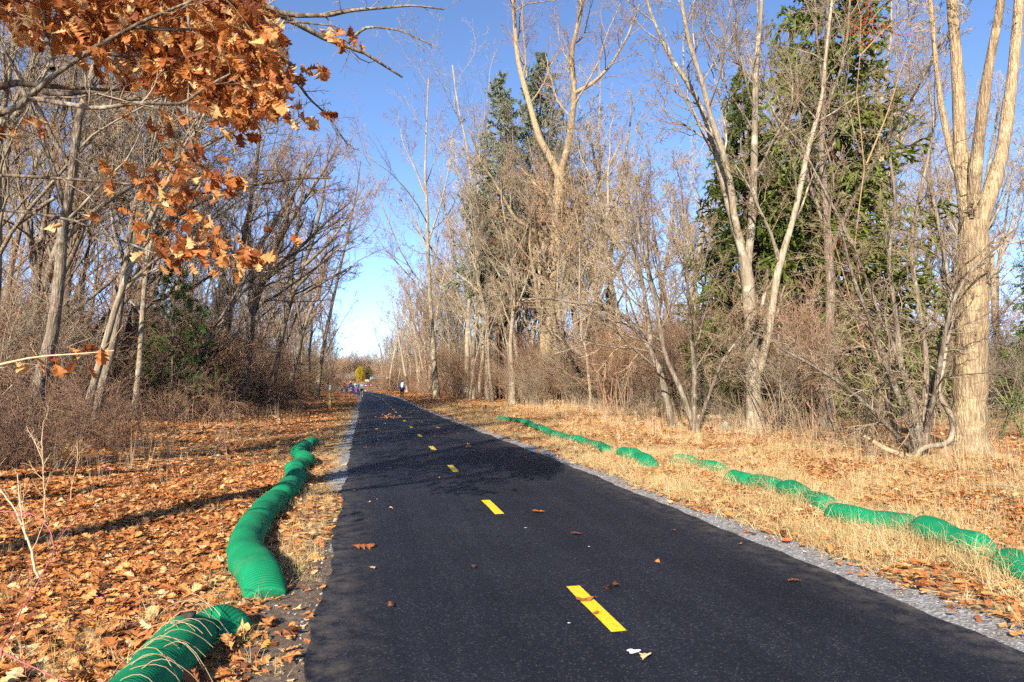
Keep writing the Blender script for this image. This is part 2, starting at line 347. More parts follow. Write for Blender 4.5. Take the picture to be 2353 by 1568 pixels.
path = link('path', ribbon(py_, lambda y: path_c(y)-half_w(y)+ej(y, 1), lambda y: path_c(y)+half_w(y)+ej(y, 2), .022, 'path', M['asphalt'], 4, .04)); tag(path, kind='structure')
# gravel shoulders with ragged outer edges
def rag(y, s): return .07*np.sin(y*1.3+s)+.05*np.sin(y*3.7+2*s)+.035*np.sin(y*9.1+s)+.02*np.sin(y*21+s)
gy = np.concatenate([np.arange(-6, 40, .06), np.arange(40, 180, .5)])
sh = link('gravel_shoulder', ribbon(gy, lambda y: path_c(y)+half_w(y)-.1, lambda y: path_c(y)+half_w(y)+.36+1.3*rag(y, .4)+.06*np.sin(y*.5), .006, 'gravel_shoulder', M['gravel'], 5)); tag(sh, 'grey gravel strip along the right edge of the asphalt', 'gravel', kind='stuff')
sh2 = link('gravel_shoulder', ribbon(gy, lambda y: path_c(y)-half_w(y)-np.interp(y, [0, 9, 10.5, 22, 60], [-.09, -.09, .24, .28, .25])+rag(y, 2.4), lambda y: path_c(y)-half_w(y)+.1, .006, 'gravel_shoulder', M['gravel'], 5)); tag(sh2, 'grey gravel strip along the left edge of the asphalt', 'gravel', kind='stuff')
so = link('bare_soil', ribbon(np.arange(2, 6.9, .05), lambda y: -.56+rag(y, 5.)*1.3, lambda y: path_c(y)-half_w(y)+.05, .004, 'bare_soil', M['soil'], 6)); tag(so, 'dark bare soil between the near green socks and the asphalt', 'soil', kind='stuff')
# centre dashes
for k in range(26):
    y0 = 3.95 + 3.72*k; yy = np.linspace(y0, y0+.93, 6)
    off = lambda y: path_c(y) + np.interp(y, [0, 12, 20, 40, 64], [-.15, -.16, -.05, .14, .14])
    d = link('painted_dash', ribbon(yy, lambda y: off(y)-.052+.003*np.sin(y*40), lambda y: off(y)+.052+.003*np.sin(y*33), .0265, 'painted_dash', M['paint'], 2), path)
    d['label'] = 'yellow painted centre dash'

# ------------------------------------------------------------------ trees
def crown_sets(P, R, lv, q=1.):
    """branch levels grown from a batch of limbs; lv: list of dicts"""
    out = []; cp, cr = P, R
    for i, d in enumerate(lv):
        d = dict(d); s = d.pop('sides', 3)
        cp2, cr2 = grow(cp, cr, **d); out.append((cp2, cr2, s)); cp, cr = cp2, cr2
    return out
def tree_parts(name, limbs, lv, bark_m, twig_m, sides=12, flare=True):
    """limbs: list of (pts, radii): the first is the trunk. Returns the meshes of trunk, limbs and crown, local to the base"""
    base = np.array(limbs[0][0][0], float)
    res = []
    for i, (p, r) in enumerate(limbs):
        n = 26 if i == 0 else 18
        pp, rr = resample(np.asarray(p)-base, r, n)
        if i == 0:
            pp[:, :2] += np.cumsum(RNG.normal(size=(n, 2))*.004, 0)
            if flare: rr = rr*(1+.45*np.exp(-np.linspace(0, 1, n)*16))
        rr = rr*(1+.05*np.sin(np.arange(n)*1.9+i)+.03*RNG.normal(size=n))
        res.append((pp, rr))
    P = np.stack([resample(p, r, 14)[0] for p, r in res]); R = np.stack([resample(p, r, 14)[1] for p, r in res])
    return base, res, crown_sets(P, R, lv)
def build_tree(name, label, cat, limbs, lv, bark_m, twig_m, group=None, sides=12, flare=True, limb_name='limb', crown_name='crown'):
    base, res, cs = tree_parts(name, limbs, lv, bark_m, twig_m, sides, flare)
    root = empty(name, tuple(base)); tag(root, label, cat, group)
    for i, (p, r) in enumerate(res):
        s = sides if i == 0 else max(6, sides-4)
        V, Q = tubes([(p[None], r[None], s)])
        link('trunk' if i == 0 else limb_name, np_mesh('trunk' if i == 0 else limb_name, V, Q, bark_m), root)
    V, Q = tubes(cs); nb = len(cs[0][0])*(cs[0][0].shape[1]-1)*cs[0][2]
    mi = np.ones(len(Q), np.int32); mi[:nb] = 0
    cr = link(crown_name, np_mesh(crown_name, V, Q, [bark_m, twig_m], midx=mi), root)
    return root
def PX(depth, pts):
    return [U(x, y, depth + (d[0] if d else 0)) for x, y, *d in pts]
def limb(depth, pts, r0, r1, pw=1.):
    p = PX(depth, pts); return (p, r1 + (r0-r1)*(1-np.linspace(0, 1, len(p)))**pw)
def ground_base(l):          # start the trunk a little under the ground
    p = l[0]; p[0] = np.array([p[0][0], p[0][1], float(gz(p[0][0], p[0][1]))-.06]); return l

LV_BIG = lambda k=9, up=.22: [dict(K=k, lo=.32, hi=.6, ang=48, n=8, up=up, wig=.16, t0=.25, rf=.42, rtip=.35, sides=5),
                        dict(K=7, lo=.3, hi=.55, ang=45, n=6, up=.15, wig=.2, t0=.15, rf=.5, rtip=.4, rmin=.005, sides=4),
                        dict(K=6, lo=.3, hi=.6, ang=42, n=4, up=.1, wig=.22, t0=.1, rf=.55, rtip=.5, rmin=.0050),
                        dict(K=4, lo=.35, hi=.7, ang=40, n=2, up=.05, wig=.2, t0=.1, rf=.6, rtip=.6, rmin=.0040)]
BAR = M
# -- the two pale trunks and the tall trees on the right
D = 13.5
build_tree('ash_tree', 'massive tan furrowed trunk splitting into several limbs beside the looping vine', 'tree', [
    ground_base(limb(D, [(2228, 1070), (2224, 1000), (2226, 900), (2230, 780), (2233, 680), (2235, 600), (2232, 510)], .32, .25)),
    limb(D, [(2230, 560), (2214, 440, .1), (2206, 350, .15), (2203, 210, .2), (2195, 100, .2), (2187, 0, .2), (2178, -160, .1), (2190, -330, 0)], .145, .07),
    limb(D, [(2234, 530), (2240, 400, -.15), (2248, 330, -.2), (2262, 220, -.3), (2274, 140, -.3), (2295, 40, -.4), (2312, -90, -.4), (2300, -300, -.5)], .13, .05),
    limb(D, [(2236, 585), (2262, 480), (2290, 400, .2), (2305, 340, .3), (2318, 240, .5), (2332, 130, .6), (2342, 0, .7), (2352, -180, .8), (2380, -350, .9)], .15, .07),
    limb(D, [(2216, 450), (2182, 340, .3), (2160, 230, .5), (2148, 120, .7), (2138, 0, .8), (2120, -120, 1.)], .065, .035)],
    [dict(K=5, lo=.2, hi=.36, ang=34, n=8, up=.05, wig=.24, t0=.5, rf=.11, rtip=.4, sides=5)] + LV_BIG()[1:], M['bark_tan'], M['twig_tan'], sides=24)
D = 20.4
build_tree('maple_tree', 'pale smooth double stemmed tree standing alone before the dark spruce', 'tree', [
    ground_base(limb(D, [(1734, 995), (1734, 905), (1728, 765), (1721, 640), (1712, 590)], .24, .17)),
    limb(D, [(1712, 600), (1695, 543), (1678, 487, .2), (1661, 418, .3), (1640, 334, .4), (1612, 244, .6), (1570, 174, .8), (1535, 125, 1.), (1494, 28, 1.2), (1470, -60, 1.3)], .13, .035),
    limb(D, [(1704, 560), (1686, 500, -.2), (1681, 431, -.3), (1657, 334, -.5), (1633, 271, -.6), (1612, 181, -.8), (1584, 104, -1), (1565, 0, -1.2), (1560, -100, -1.3)], .11, .04),
    limb(D, [(1717, 610), (1727, 529, .1), (1732, 418, .1), (1734, 313, .1), (1736, 174, .1), (1741, 104, 0), (1751, 0, 0), (1756, -140, 0)], .13, .05),
    limb(D, [(1737, 880), (1755, 821, -.1), (1772, 731, -.2), (1786, 626, -.3), (1800, 578, -.3), (1824, 501, -.3), (1842, 418, -.4), (1855, 348, -.4), (1876, 278, -.4), (1890, 223, -.4), (1896, 140, -.4), (1912, 0, -.4)], .13, .035),
    limb(D, [(1790, 605, -.3), (1772, 536, -.6), (1744, 480, -.8), (1723, 431, -1), (1690, 380, -1.2)], .05, .02)],
    LV_BIG(8, .3), M['bark_pale'], M['twig_tan'], sides=16)
D = 45.8
build_tree('cottonwood_tree', 'tall thick ochre trunk forking wide in front of the blue spruces', 'tree', [
    ground_base(limb(D, [(1246, 934), (1253, 810), (1262, 685), (1277, 561), (1284, 467), (1286, 400)], .46, .33)),
    limb(D, [(1286, 410), (1265, 361), (1240, 324), (1228, 280), (1209, 212, .5), (1190, 143, .8), (1184, 75, 1), (1178, -20, 1), (1160, -120, 1)], .27, .1),
    limb(D, [(1288, 400), (1305, 336), (1315, 274), (1321, 212), (1312, 125), (1332, 40), (1350, -60)], .26, .1),
    limb(D, [(1321, 215), (1365, 190, -.5), (1400, 155, -1), (1440, 90, -1.5), (1470, 10, -2)], .14, .05),
    limb(D, [(1277, 565), (1234, 536, -.6), (1184, 505, -1), (1153, 449, -1.2), (1128, 405, -1.2), (1103, 374, -1.4), (1080, 300, -1.4)], .16, .05),
    limb(D, [(1280, 540), (1320, 500, .5), (1370, 440, 1), (1400, 380, 1.2), (1430, 320, 1.5)], .13, .05)],
    LV_BIG(9), M['bark_tan'], M['twig_red'], sides=14)
D = 64.2
build_tree('slim_tree', 'tall slim pale trunk leaning slightly, nearest the path behind the walker', 'tree', [
    ground_base(limb(D, [(1003, 913), (994, 779), (988, 685), (983, 561), (982, 486), (976, 405), (980, 300), (985, 180)], .25, .05)),
    limb(D, [(984, 580), (960, 520), (930, 470), (905, 440)], .09, .03), limb(D, [(983, 560), (1010, 480), (1030, 400), (1040, 300)], .1, .03),
    limb(D, [(987, 690), (945, 640), (900, 590), (875, 560)], .08, .03), limb(D, [(978, 450), (950, 380), (925, 330), (915, 260)], .09, .02)],
    LV_BIG(8, .25), M['bark_pale'], M['twig_red'], sides=10)
D = 64.8
build_tree('slim_tree', 'pale twin stemmed tall tree next to the slim leaning trunk', 'tree', [
    ground_base(limb(D, [(1072, 914), (1073, 779), (1078, 685), (1082, 592), (1087, 436), (1074, 336), (1053, 249), (1040, 150)], .24, .06)),
    limb(D, [(1094, 912), (1088, 841), (1075, 740), (1045, 660), (1015, 610), (985, 560), (950, 520)], .24, .05),
    limb(D, [(1084, 560), (1110, 470), (1120, 400), (1110, 300)], .11, .03), limb(D, [(1080, 640), (1040, 560), (1020, 470), (1010, 380)], .1, .03)],
    LV_BIG(9, .25), M['bark_pale'], M['twig_tan'], sides=10)
D = 19.6
build_tree('small_tree', 'small tan tree with three stems spreading from one base', 'tree', [
    ground_base(limb(D, [(1598, 1003), (1595, 950), (1597, 870), (1592, 800), (1585, 700), (1576, 600), (1570, 480)], .1, .03)),
    limb(D, [(1596, 985), (1563, 891), (1528, 821), (1507, 696), (1494, 647), (1470, 560), (1460, 440)], .09, .03),
    limb(D, [(1602, 985), (1633, 898), (1660, 828), (1700, 775), (1740, 740)], .06, .02)],
    LV_BIG(11, .2), M['bark_grey'], M['twig_tan'], sides=10, flare=False)
D = 22
build_tree('arching_tree', 'crooked tree with a long limb arching low to the left over brush', 'tree', [
    ground_base(limb(D, [(1545, 988), (1535, 930), (1518, 860), (1493, 803), (1457, 750), (1416, 712), (1383, 702), (1311, 695), (1256, 684), (1200, 690)], .13, .03)),
    limb(D, [(1500, 820), (1490, 740, .5), (1475, 640, .8), (1450, 540, 1), (1430, 430, 1)], .09, .03)],
    LV_BIG(13, .2), M['bark_grey'], M['twig_tan'], sides=10, flare=False)
D = 37
build_tree('leaning_tree', 'dark leaning trunk with a broken stub among the brown thicket', 'tree', [
    ground_base(limb(D, [(1408, 943), (1380, 871), (1355, 827), (1325, 808), (1303, 791), (1289, 753), (1284, 700), (1300, 600)], .24, .07)),
    limb(D, [(1362, 838), (1350, 780), (1345, 700), (1360, 600), (1380, 500)], .13, .04)],
    LV_BIG(11, .2), M['bark_grey'], M['twig_tan'], sides=10)
# the looping vine in front of the big trunk and the multi-stemmed shrub beside it
D = 12.9
p, r = resample(PX(D, [(2112, 1078), (2105, 1058), (2106, 1040), (2125, 1027), (2150, 1024), (2172, 1022, .1), (2186, 1010, .1), (2190, 985, .1), (2186, 955), (2170, 930), (2155, 905), (2158, 880), (2165, 850, .1), (2172, 800, .2), (2185, 740, .3), (2190, 660, .3), (2195, 560, .3)]), [.05]*9+[.045]*8, 60)
V, Q = tubes([(p[None]-p[0], r[None]*(1+.06*RNG.normal(size=60)), 8)])
o = link('vine', np_mesh('vine', V, Q, M['bark_pale'])); o.location = p[0]; tag(o, 'thick pale vine looping off the ground against the massive trunk', 'vine')

def shrub_mesh(seed, n, h, spread, arch, wig=.1, r0=.014, k1=7, k2=5, twig=None, k3=0, lo=.3, hi=.6, base_r=.25, tw0=.15):
    global RNG
    keep = RNG; RNG = np.random.default_rng(seed)
    a = RNG.random(n)*2*PI; tilt = RNG.random(n)*spread
    d = np.stack([np.cos(a)*np.sin(tilt), np.sin(a)*np.sin(tilt), np.cos(tilt)], 1)
    m = 9; P = np.empty((n, m, 3)); cur = np.stack([RNG.normal(size=n)*base_r, RNG.normal(size=n)*base_r, -.03*np.ones(n)], 1)
    L = h*RNG.uniform(.55, 1.15, n)[:, None]
    P[:, 0] = cur
    for k in range(1, m):
        cur = cur + d*L/(m-1); P[:, k] = cur
        d = d + RNG.normal(size=d.shape)*wig; d[:, 2] -= arch*k/m; d = unit(d)
    R = r0*RNG.uniform(.6, 1.3, n)[:, None]*np.linspace(1, .3, m)[None]
    lv = [dict(K=k1, lo=lo, hi=hi, ang=45, n=6, up=.08, wig=.16, t0=tw0, rf=.55, rtip=.4, rmin=.0050),
          dict(K=k2, lo=.3, hi=.6, ang=42, n=4, up=.05, wig=.18, t0=.1, rf=.6, rtip=.5, rmin=.0042)]
    if k3: lv.append(dict(K=k3, lo=.3, hi=.6, ang=42, n=3, wig=.18, t0=.1, rf=.6, rtip=.6, rmin=.0038))
    cs = crown_sets(P, R, lv); V, Q = tubes([(P, R, 5)]+cs)
    V[:, 2] = np.maximum(V[:, 2], -.05+.1*np.random.default_rng(1).random(len(V))*0)
    RNG = keep
    return V, Q
D = 13.2
bt = U(2105, 1075, D-.2)
build_tree('honeysuckle_shrub', 'large tangled bush of grey crooked stems left of the massive trunk', 'shrub', [
    ground_base(limb(D, [(2118, 1072), (2125, 1000), (2140, 900), (2165, 800), (2180, 700), (2160, 560), (2130, 430)], .09, .03)),
    limb(D, [(2112, 1060), (2090, 980, -.3), (2060, 900, -.5), (2030, 820, -.6), (2000, 740, -.8), (1960, 640, -1), (1930, 520, -1)], .08, .02),
    limb(D, [(2115, 1055), (2105, 950, -.1), (2070, 850, -.2), (2060, 740, -.2), (2040, 600, -.3), (2060, 470, -.3), (2040, 330, -.3)], .08, .025),
    limb(D, [(2125, 1000), (2150, 900, -.4), (2170, 780, -.5), (2185, 700, -.5), (2230, 620, -.6), (2300, 560, -.7)], .06, .02),
    limb(D, [(2110, 1050), (2060, 1000, -.4), (1990, 930, -.6), (1930, 880, -.9), (1850, 830, -1.), (1790, 800, -1.1)], .05, .015),
    limb(D, [(2125, 970), (2130, 820, .3), (2110, 700, .4), (2090, 560, .4), (2120, 420, .4), (2150, 280, .4), (2130, 180, .4)], .06, .02),
    limb(D, [(2120, 1000), (2080, 860, .5), (2010, 700, .6), (1960, 560, .8), (1890, 430, 1.), (1840, 330, 1.2)], .06, .015)],
    [dict(K=11, lo=.22, hi=.45, ang=52, n=8, up=.06, wig=.24, t0=.15, rf=.42, rtip=.35, rmin=.004, sides=4),
     dict(K=7, lo=.3, hi=.6, ang=48, n=6, up=.05, wig=.24, t0=.1, rf=.55, rtip=.45, rmin=.003),
     dict(K=5, lo=.3, hi=.6, ang=45, n=4, up=.02, wig=.24, t0=.1, rf=.6, rtip=.5, rmin=.0024),
     dict(K=3, lo=.35, hi=.7, ang=45, n=2, up=0, wig=.24, t0=.1, rf=.6, rtip=.6, rmin=.002)], M['bark_grey'], M['twig_tan'], sides=10, flare=False, limb_name='stem')

# -- hero trees of the left wood
LVL = [dict(K=11, lo=.25, hi=.5, ang=48, n=8, up=.14, wig=.17, t0=.3, rf=.42, rtip=.35, sides=5, bias=(.16, -.03, 0)),
       dict(K=7, lo=.3, hi=.55, ang=45, n=6, up=.1, wig=.2, t0=.15, rf=.5, rtip=.4, rmin=.005, sides=4),
       dict(K=6, lo=.3, hi=.6, ang=42, n=4, up=.06, wig=.22, t0=.1, rf=.55, rtip=.5, rmin=.0050),
       dict(K=4, lo=.35, hi=.7, ang=40, n=2, up=.03, wig=.2, t0=.1, rf=.6, rtip=.6, rmin=.0040)]
def left_tree(lab, D, trunk, limbs, r0, r1, bm, name='oak_tree'):
    return build_tree(name, lab, 'tree', [ground_base(limb(D, trunk, r0, r1))] + [limb(D, p, a, c) for p, a, c in limbs], LVL, M[bm], M['twig_red'], sides=12)
left_tree('thick dark trunk bending right with one heavy limb reaching over the thicket', 25,
    [(235, 972), (268, 870), (300, 760), (330, 650), (355, 545), (362, 480), (352, 390), (340, 300), (350, 200)],
    [([(358, 535), (379, 518), (403, 496), (467, 459, .3), (536, 435, .6), (596, 423, .9), (685, 409, 1.2), (760, 410, 1.5)], .15, .035),
     ([(362, 470), (400, 400, -.5), (450, 330, -.8), (480, 240, -1), (500, 150, -1)], .12, .035),
     ([(352, 400), (310, 320, .4), (280, 230, .6), (270, 130, .6)], .1, .03)], .21, .08, 'bark_dark')
left_tree('lichen spotted pale trunk leaning right in the middle of the left wood', 40,
    [(556, 938), (570, 800), (580, 713), (598, 660), (618, 610), (638, 550), (665, 480), (690, 400)],
    [([(600, 655), (650, 600), (700, 560, .5), (760, 500, 1), (800, 470, 1)], .17, .04), ([(585, 700), (575, 600), (570, 500), (590, 380), (600, 280)], .19, .05),
     ([(630, 570), (690, 470), (740, 400, -.5), (780, 330, -1)], .16, .04)], .28, .08, 'bark_grey')
left_tree('grey trunk with long limbs fanning right toward the sky gap', 48,
    [(618, 928), (640, 800), (659, 718), (677, 665), (697, 610), (722, 540), (742, 460), (750, 380)],
    [([(680, 660), (730, 610), (780, 570, .5), (830, 540, 1)], .14, .035), ([(664, 700), (672, 600), (690, 480), (700, 360)], .16, .04),
     ([(700, 610), (755, 560), (800, 500, 1), (835, 430, 1.5)], .14, .035), ([(670, 690), (725, 660), (775, 630), (815, 610)], .11, .03)], .24, .07, 'bark_grey')
left_tree('dark gnarled trunk forking low between two paler trunks', 36,
    [(500, 945), (512, 820), (528, 700), (542, 650), (552, 590), (570, 500), (590, 390), (596, 280)],
    [([(532, 690), (500, 600), (470, 520), (455, 420), (450, 300)], .17, .04), ([(545, 640), (585, 580), (640, 500, .5), (690, 420, .8), (730, 340, 1)], .18, .04)], .24, .07, 'bark_grey')
left_tree('straight grey trunk rising near the left edge of the picture', 24,
    [(82, 975), (85, 860), (84, 640), (108, 450), (132, 300), (168, 200), (190, 80)],
    [([(86, 620), (55, 500), (40, 380), (20, 250)], .12, .035), ([(110, 440), (160, 350), (220, 270), (260, 180)], .11, .03)], .14, .05, 'bark_grey')
left_tree('pair of slender upright grey stems joined at the base', 29,
    [(150, 960), (146, 800), (150, 600), (163, 450), (210, 250), (230, 120)],
    [([(150, 940), (185, 800), (190, 640), (215, 500), (245, 380), (300, 260)], .11, .03), ([(160, 470), (130, 380), (120, 260), (100, 150)], .1, .03)], .12, .04, 'bark_grey')
left_tree('thin leaning trunk wrapped in vines beside the sky gap', 56,
    [(728, 925), (742, 800), (765, 690), (785, 600), (803, 520), (820, 440), (828, 370)],
    [([(785, 600), (800, 540), (845, 480), (870, 430)], .07, .02), ([(745, 790), (735, 700), (740, 620)], .06, .02)], .15, .04, 'bark_grey', 'slim_tree')
left_tree('pale straight sapling trunk just behind the white pine', 22,
    [(305, 985), (320, 850), (330, 700), (340, 580), (345, 450), (352, 330), (350, 200)], [([(338, 600), (360, 500), (400, 400), (420, 300)], .05, .02)], .1, .03, 'bark_pale', 'slim_tree')
# broken leaning trunks
for a, bq, D, lab, r in (((60, 800), (318, 596), 25, 'broken dead trunk leaning up against the dark bent tree', .09), ((180, 790), (338, 645), 24, 'lower of two broken trunks leaning in the left thicket', .11)):
    x0, x1 = U(*a, D), U(*bq, D-.4); x0 = np.array([x0[0]-2, x0[1], gz(x0[0]-2, x0[1])])
    p, r_ = resample([x0, (x0+x1)/2+np.array([0, 0, .15]), x1], [r, r*.9, r*.6], 20); P_, R_ = p[None], (r_*(1+.1*RNG.normal(size=20)))[None]
    cs = crown_sets(P_-p[0], R_, [dict(K=7, lo=.1, hi=.3, ang=60, n=5, wig=.2, rf=.4, up=.1), dict(K=5, lo=.3, hi=.5, ang=45, n=3, wig=.2)])
    o = empty('dead_tree', tuple(p[0])); tag(o, lab, 'dead tree')
    V, Q = tubes([(P_-p[0], R_, 9)]); link('trunk', np_mesh('trunk', V, Q, M['bark_dark']), o)
    V, Q = tubes(cs); link('crown', np_mesh('crown', V, Q, M['twig_brush']), o)

# -- tree kinds that fill the woods, copied
def wood_tree(seed, h, r, forks, lean, dens, kind):
    global RNG
    RNG = np.random.default_rng(seed)
    n = 12; d = unit(np.array([lean, 0, 1.])); p = [np.array([0, 0, -.1])]
    for k in range(n-1):
        p.append(p[-1] + d*h/(n-1)); d = unit(d + RNG.normal(size=3)*np.array([.07, .07, .03]) + np.array([0, 0, .04]))
    tr = (np.array(p), np.linspace(1, .14, n)*r)
    tr[1][0] *= 1.35
    T, TR = tr[0][None], tr[1][None]
    lv = [dict(K=forks, lo=.38, hi=.62, ang=30, n=9, up=.2, wig=.1, t0=.28, t1=.7, rf=.6, rtip=.25, taper=.3)]
    F, FR = grow(T, TR, **lv[0])
    P = np.concatenate([resample(tr[0], tr[1], 9)[0][None], F]); R = np.concatenate([resample(tr[0], tr[1], 9)[1][None], FR])
    cs = crown_sets(P, R, [dict(K=dens, lo=.2, hi=.42, ang=46, n=7, up=.2, wig=.15, t0=.3, rf=.4, rtip=.35, rmin=.010, sides=4),
        dict(K=6, lo=.3, hi=.55, ang=44, n=5, up=.12, wig=.2, t0=.15, rf=.5, rtip=.4, rmin=.0078),
        dict(K=5, lo=.35, hi=.65, ang=42, n=4, up=.08, wig=.22, t0=.1, rf=.55, rtip=.6, rmin=.0062),
        dict(K=4, lo=.4, hi=.8, ang=40, n=2, up=.03, wig=.2, t0=.1, rf=.65, rtip=.7, rmin=.0052)])
    V, Q = tubes([(T, TR, 9), (F, FR, 6)]); tm = np_mesh('trunk', V, Q, M[kind[0]])
    V, Q = tubes(cs); cm = np_mesh('crown', V, Q, M[kind[1]])
    return tm, cm
KINDS_ = [('bark_grey', 'twig_grey'), ('bark_pale', 'twig_tan'), ('bark_grey', 'twig_red')]
WT = [wood_tree(100+i, h, r, f, l, dn, KINDS_[i % 3]) for i, (h, r, f, l, dn) in enumerate([(15, .2, 4, .12, 8), (18, .22, 3, .03, 8), (13, .13, 3, .2, 8), (16, .17, 5, .05, 7), (11, .1, 2, .1, 9), (19, .26, 4, .05, 8)])]
RNG = np.random.default_rng(77)
LOOK = ['grey barked spreading', 'pale barked straight', 'short slanting', 'many forked grey', 'thin pale', 'stout reddish twigged']
def put_tree(x, y, k, s, rz, label, group, tilt=(0, 0)):
    label = LOOK[k]+' '+label
    e = empty('bare_tree', (x, y, float(gz(x, y)))); e.rotation_euler = (tilt[0], tilt[1], rz); e.scale = (s, s, s*RNG.uniform(.92, 1.1))
    tag(e, label, 'tree', group)
    link('trunk', WT[k][0], e); link('crown', WT[k][1], e)
def fill(n, xr, yr, ok, md, label, group, ks, srange, lean=0., tries=6000, taken=[]):
    c = 0
    for _ in range(tries):
        if c >= n: break
        x, y = RNG.uniform(*xr), RNG.uniform(*yr)
        if not ok(x, y) or any((x-a)**2+(y-b)**2 < md*md for a, b in taken): continue
        taken.append((x, y)); c += 1
        put_tree(x, y, ks[int(RNG.integers(len(ks)))], RNG.uniform(*srange), RNG.uniform(-1, 1)*(.9 if lean else PI), label, group, (RNG.normal()*.04, lean*RNG.uniform(.3, 1.5)))
def sunlit_gap(x, y):
    return any(abs((x-a)*math.cos(SUN_AZ)-(y-c)*math.sin(SUN_AZ)) < 2.3 and y < c for a, c in ((3.2, 63.6), (-.35, 71.5)))
inview = lambda x, y: -25*1 - 3 < math.degrees(math.atan2(x, max(y, .1))) < 53
LG, RG = 'leafless trees of the left wood', 'leafless trees of the right wood'
fill(34, (-30, -7.2), (15, 50), lambda x, y: inview(x, y) and x < -7.0 and not sunlit_gap(x, y), 1.9, 'leafless tree among many in the left wood', LG, [0, 1, 2, 3, 4], (.75, 1.12), .1)
fill(46, (-24, -5), (48, 125), lambda x, y: inview(x, y) and x < path_c(y)-6.2 and not sunlit_gap(x, y), 2.2, 'leafless tree far back along the left of the path', 'far trees left of the path', [0, 1, 2, 3, 5], (.75, 1.1), .06)
fill(48, (11, 52), (19, 50), lambda x, y: inview(x, y) and x > 11.8 and not (12 < x < 26 and 20 < y < 34) and not (math.degrees(math.atan2(x, y)) > 41.5 and y < 34), 1.8, 'leafless tree among many in the right wood', RG, [0, 1, 3, 4, 5, 2], (.95, 1.45))
fill(60, (5.2, 26), (46, 130), lambda x, y: x > path_c(y)+5.2+3*sm(75, 46, y), 2.1, 'leafless tree far back along the right of the path', 'far trees right of the path', [0, 1, 3, 5, 2], (.9, 1.35))
fill(60, (-22, 24), (125, 235), lambda x, y: abs(x-path_c(y)) > 5.2+4*sm(170, 200, y) and not (abs(x-(-2+.0*y)) < 7 and y > 195), 3.2, 'distant leafless tree near the bend of the path', 'distant trees at the bend', [0, 1, 3, 5], (.7, 1.05))
fill(70, (-50, 60), (240, 290), lambda x, y: True, 3.2, 'faint leafless tree closing the view beyond the bend', 'distant trees beyond the bend', [0, 2, 3, 4], (.7, 1.1))
fill(13, (7.6, 15), (34, 68), lambda x, y: x > 9.4-2.2*sm(44, 62, y), 1.2, 'leafless tree at the edge of the right wood', 'slim trees at the edge of the right wood', [4, 1, 3], (.8, 1.25))
# wood outside the picture on the sunny side, whose shade falls across the path
fill(9, (-11, -7.4), (3.5, 16), lambda x, y: x < -7.5 and y-1.66*x > 15 and math.degrees(math.atan2(x, max(y, .1))) < -37, 1.9, 'leafless tree beside the left edge of the view', 'trees beside the viewpoint', [0, 3, 2, 4], (.75, .95), .12)

# ------------------------------------------------------------------ conifers
def tris_at(P, D_, ln, w):
    """one slim triangle per point along direction D_"""
    n = len(P); rnd = RNG.normal(size=(n, 3)); s = unit(np.cross(D_, rnd))*w
    V = np.stack([P-s, P+s, P+D_*ln], 1).reshape(-1, 3); return V, np.arange(3*n).reshape(-1, 3)
def along(P, k):
    B, n, _ = P.shape; f = RNG.random((B, k))*(n-1.001); i = f.astype(int); w = (f-i)[..., None]; b = np.arange(B)[:, None]
    return (P[b, i]*(1-w)+P[b, i+1]*w).reshape(-1, 3), unit(P[b, i+1]-P[b, i]).reshape(-1, 3)
def spruce(seed, h, rmax, nb, k2, k3, droop, shoot, sr, low=.04, pw=.85):
    global RNG
    RNG = np.random.default_rng(seed)
    trk = np.stack([RNG.normal(size=10)*.03, RNG.normal(size=10)*.03, np.linspace(-.1, h, 10)], 1); tr = np.linspace(1, .05, 10)*h*.0125
    hf = low+(1-low)*(np.arange(nb)+RNG.random(nb))/nb; a = RNG.random(nb)*2*PI
    L = rmax*np.clip(1-hf, .02, 1)**pw*RNG.uniform(.65, 1.12, nb)*(.75+.25*sm(0, .15, hf))
    n = 8; P = np.empty((nb, n, 3)); cur = np.stack([np.zeros(nb), np.zeros(nb), hf*h], 1); P[:, 0] = cur
    el = np.where(hf > .85, .6, .12)-droop*.5*(1-hf)
    for k in range(1, n):
        t = k/(n-1); e = el - droop*np.sin(t*PI*.9)*(.4+.6*(1-hf)) + .35*t*t
        d = np.stack([np.cos(a)*np.cos(e), np.sin(a)*np.cos(e), np.sin(e)], 1); cur = cur+d*(L/(n-1))[:, None]; P[:, k] = cur
        a = a+RNG.normal(size=nb)*.05
    R = np.linspace(1, .25, n)[None]*np.maximum(.012*L, .008)[:, None]
    b2, r2 = grow(P, R, K=k2, lo=.25, hi=.5, ang=55, n=5, up=-.12, wig=.1, t0=.18, rf=.5, grav=droop*.12, taper=.55)
    b3, r3 = grow(b2, r2, K=k3, lo=.3, hi=.6, ang=42, n=3, up=-.05, wig=.1, t0=.15, grav=droop*.2)
    sp_ = [(b2, np.repeat(np.array([[.6, 1, .9, .7, .25]])*sr*.9, len(b2), 0), 3), (b3, np.repeat(np.array([[.8, 1., .15]])*sr, len(b3), 0), 3)]
    V, Q = tubes(sp_)
    p, d = along(b3, shoot); p2, d2 = along(b2, shoot); pp = np.concatenate([p, p2]); dd = unit(np.concatenate([d, d2]) + .75*unit(RNG.normal(size=pp.shape)))
    tv, tt = tris_at(pp, dd, (.05+.06*RNG.random(len(pp)))[:, None]*(sr/.03), .010*(sr/.03))
    Vt, Qt = tubes([(trk[None], tr[None], 9)])
    Vb, Qb = tubes([(P, R, 4)])
    return Vt, Qt, Vb, Qb, np.concatenate([V, tv]), Q, tt+len(V)
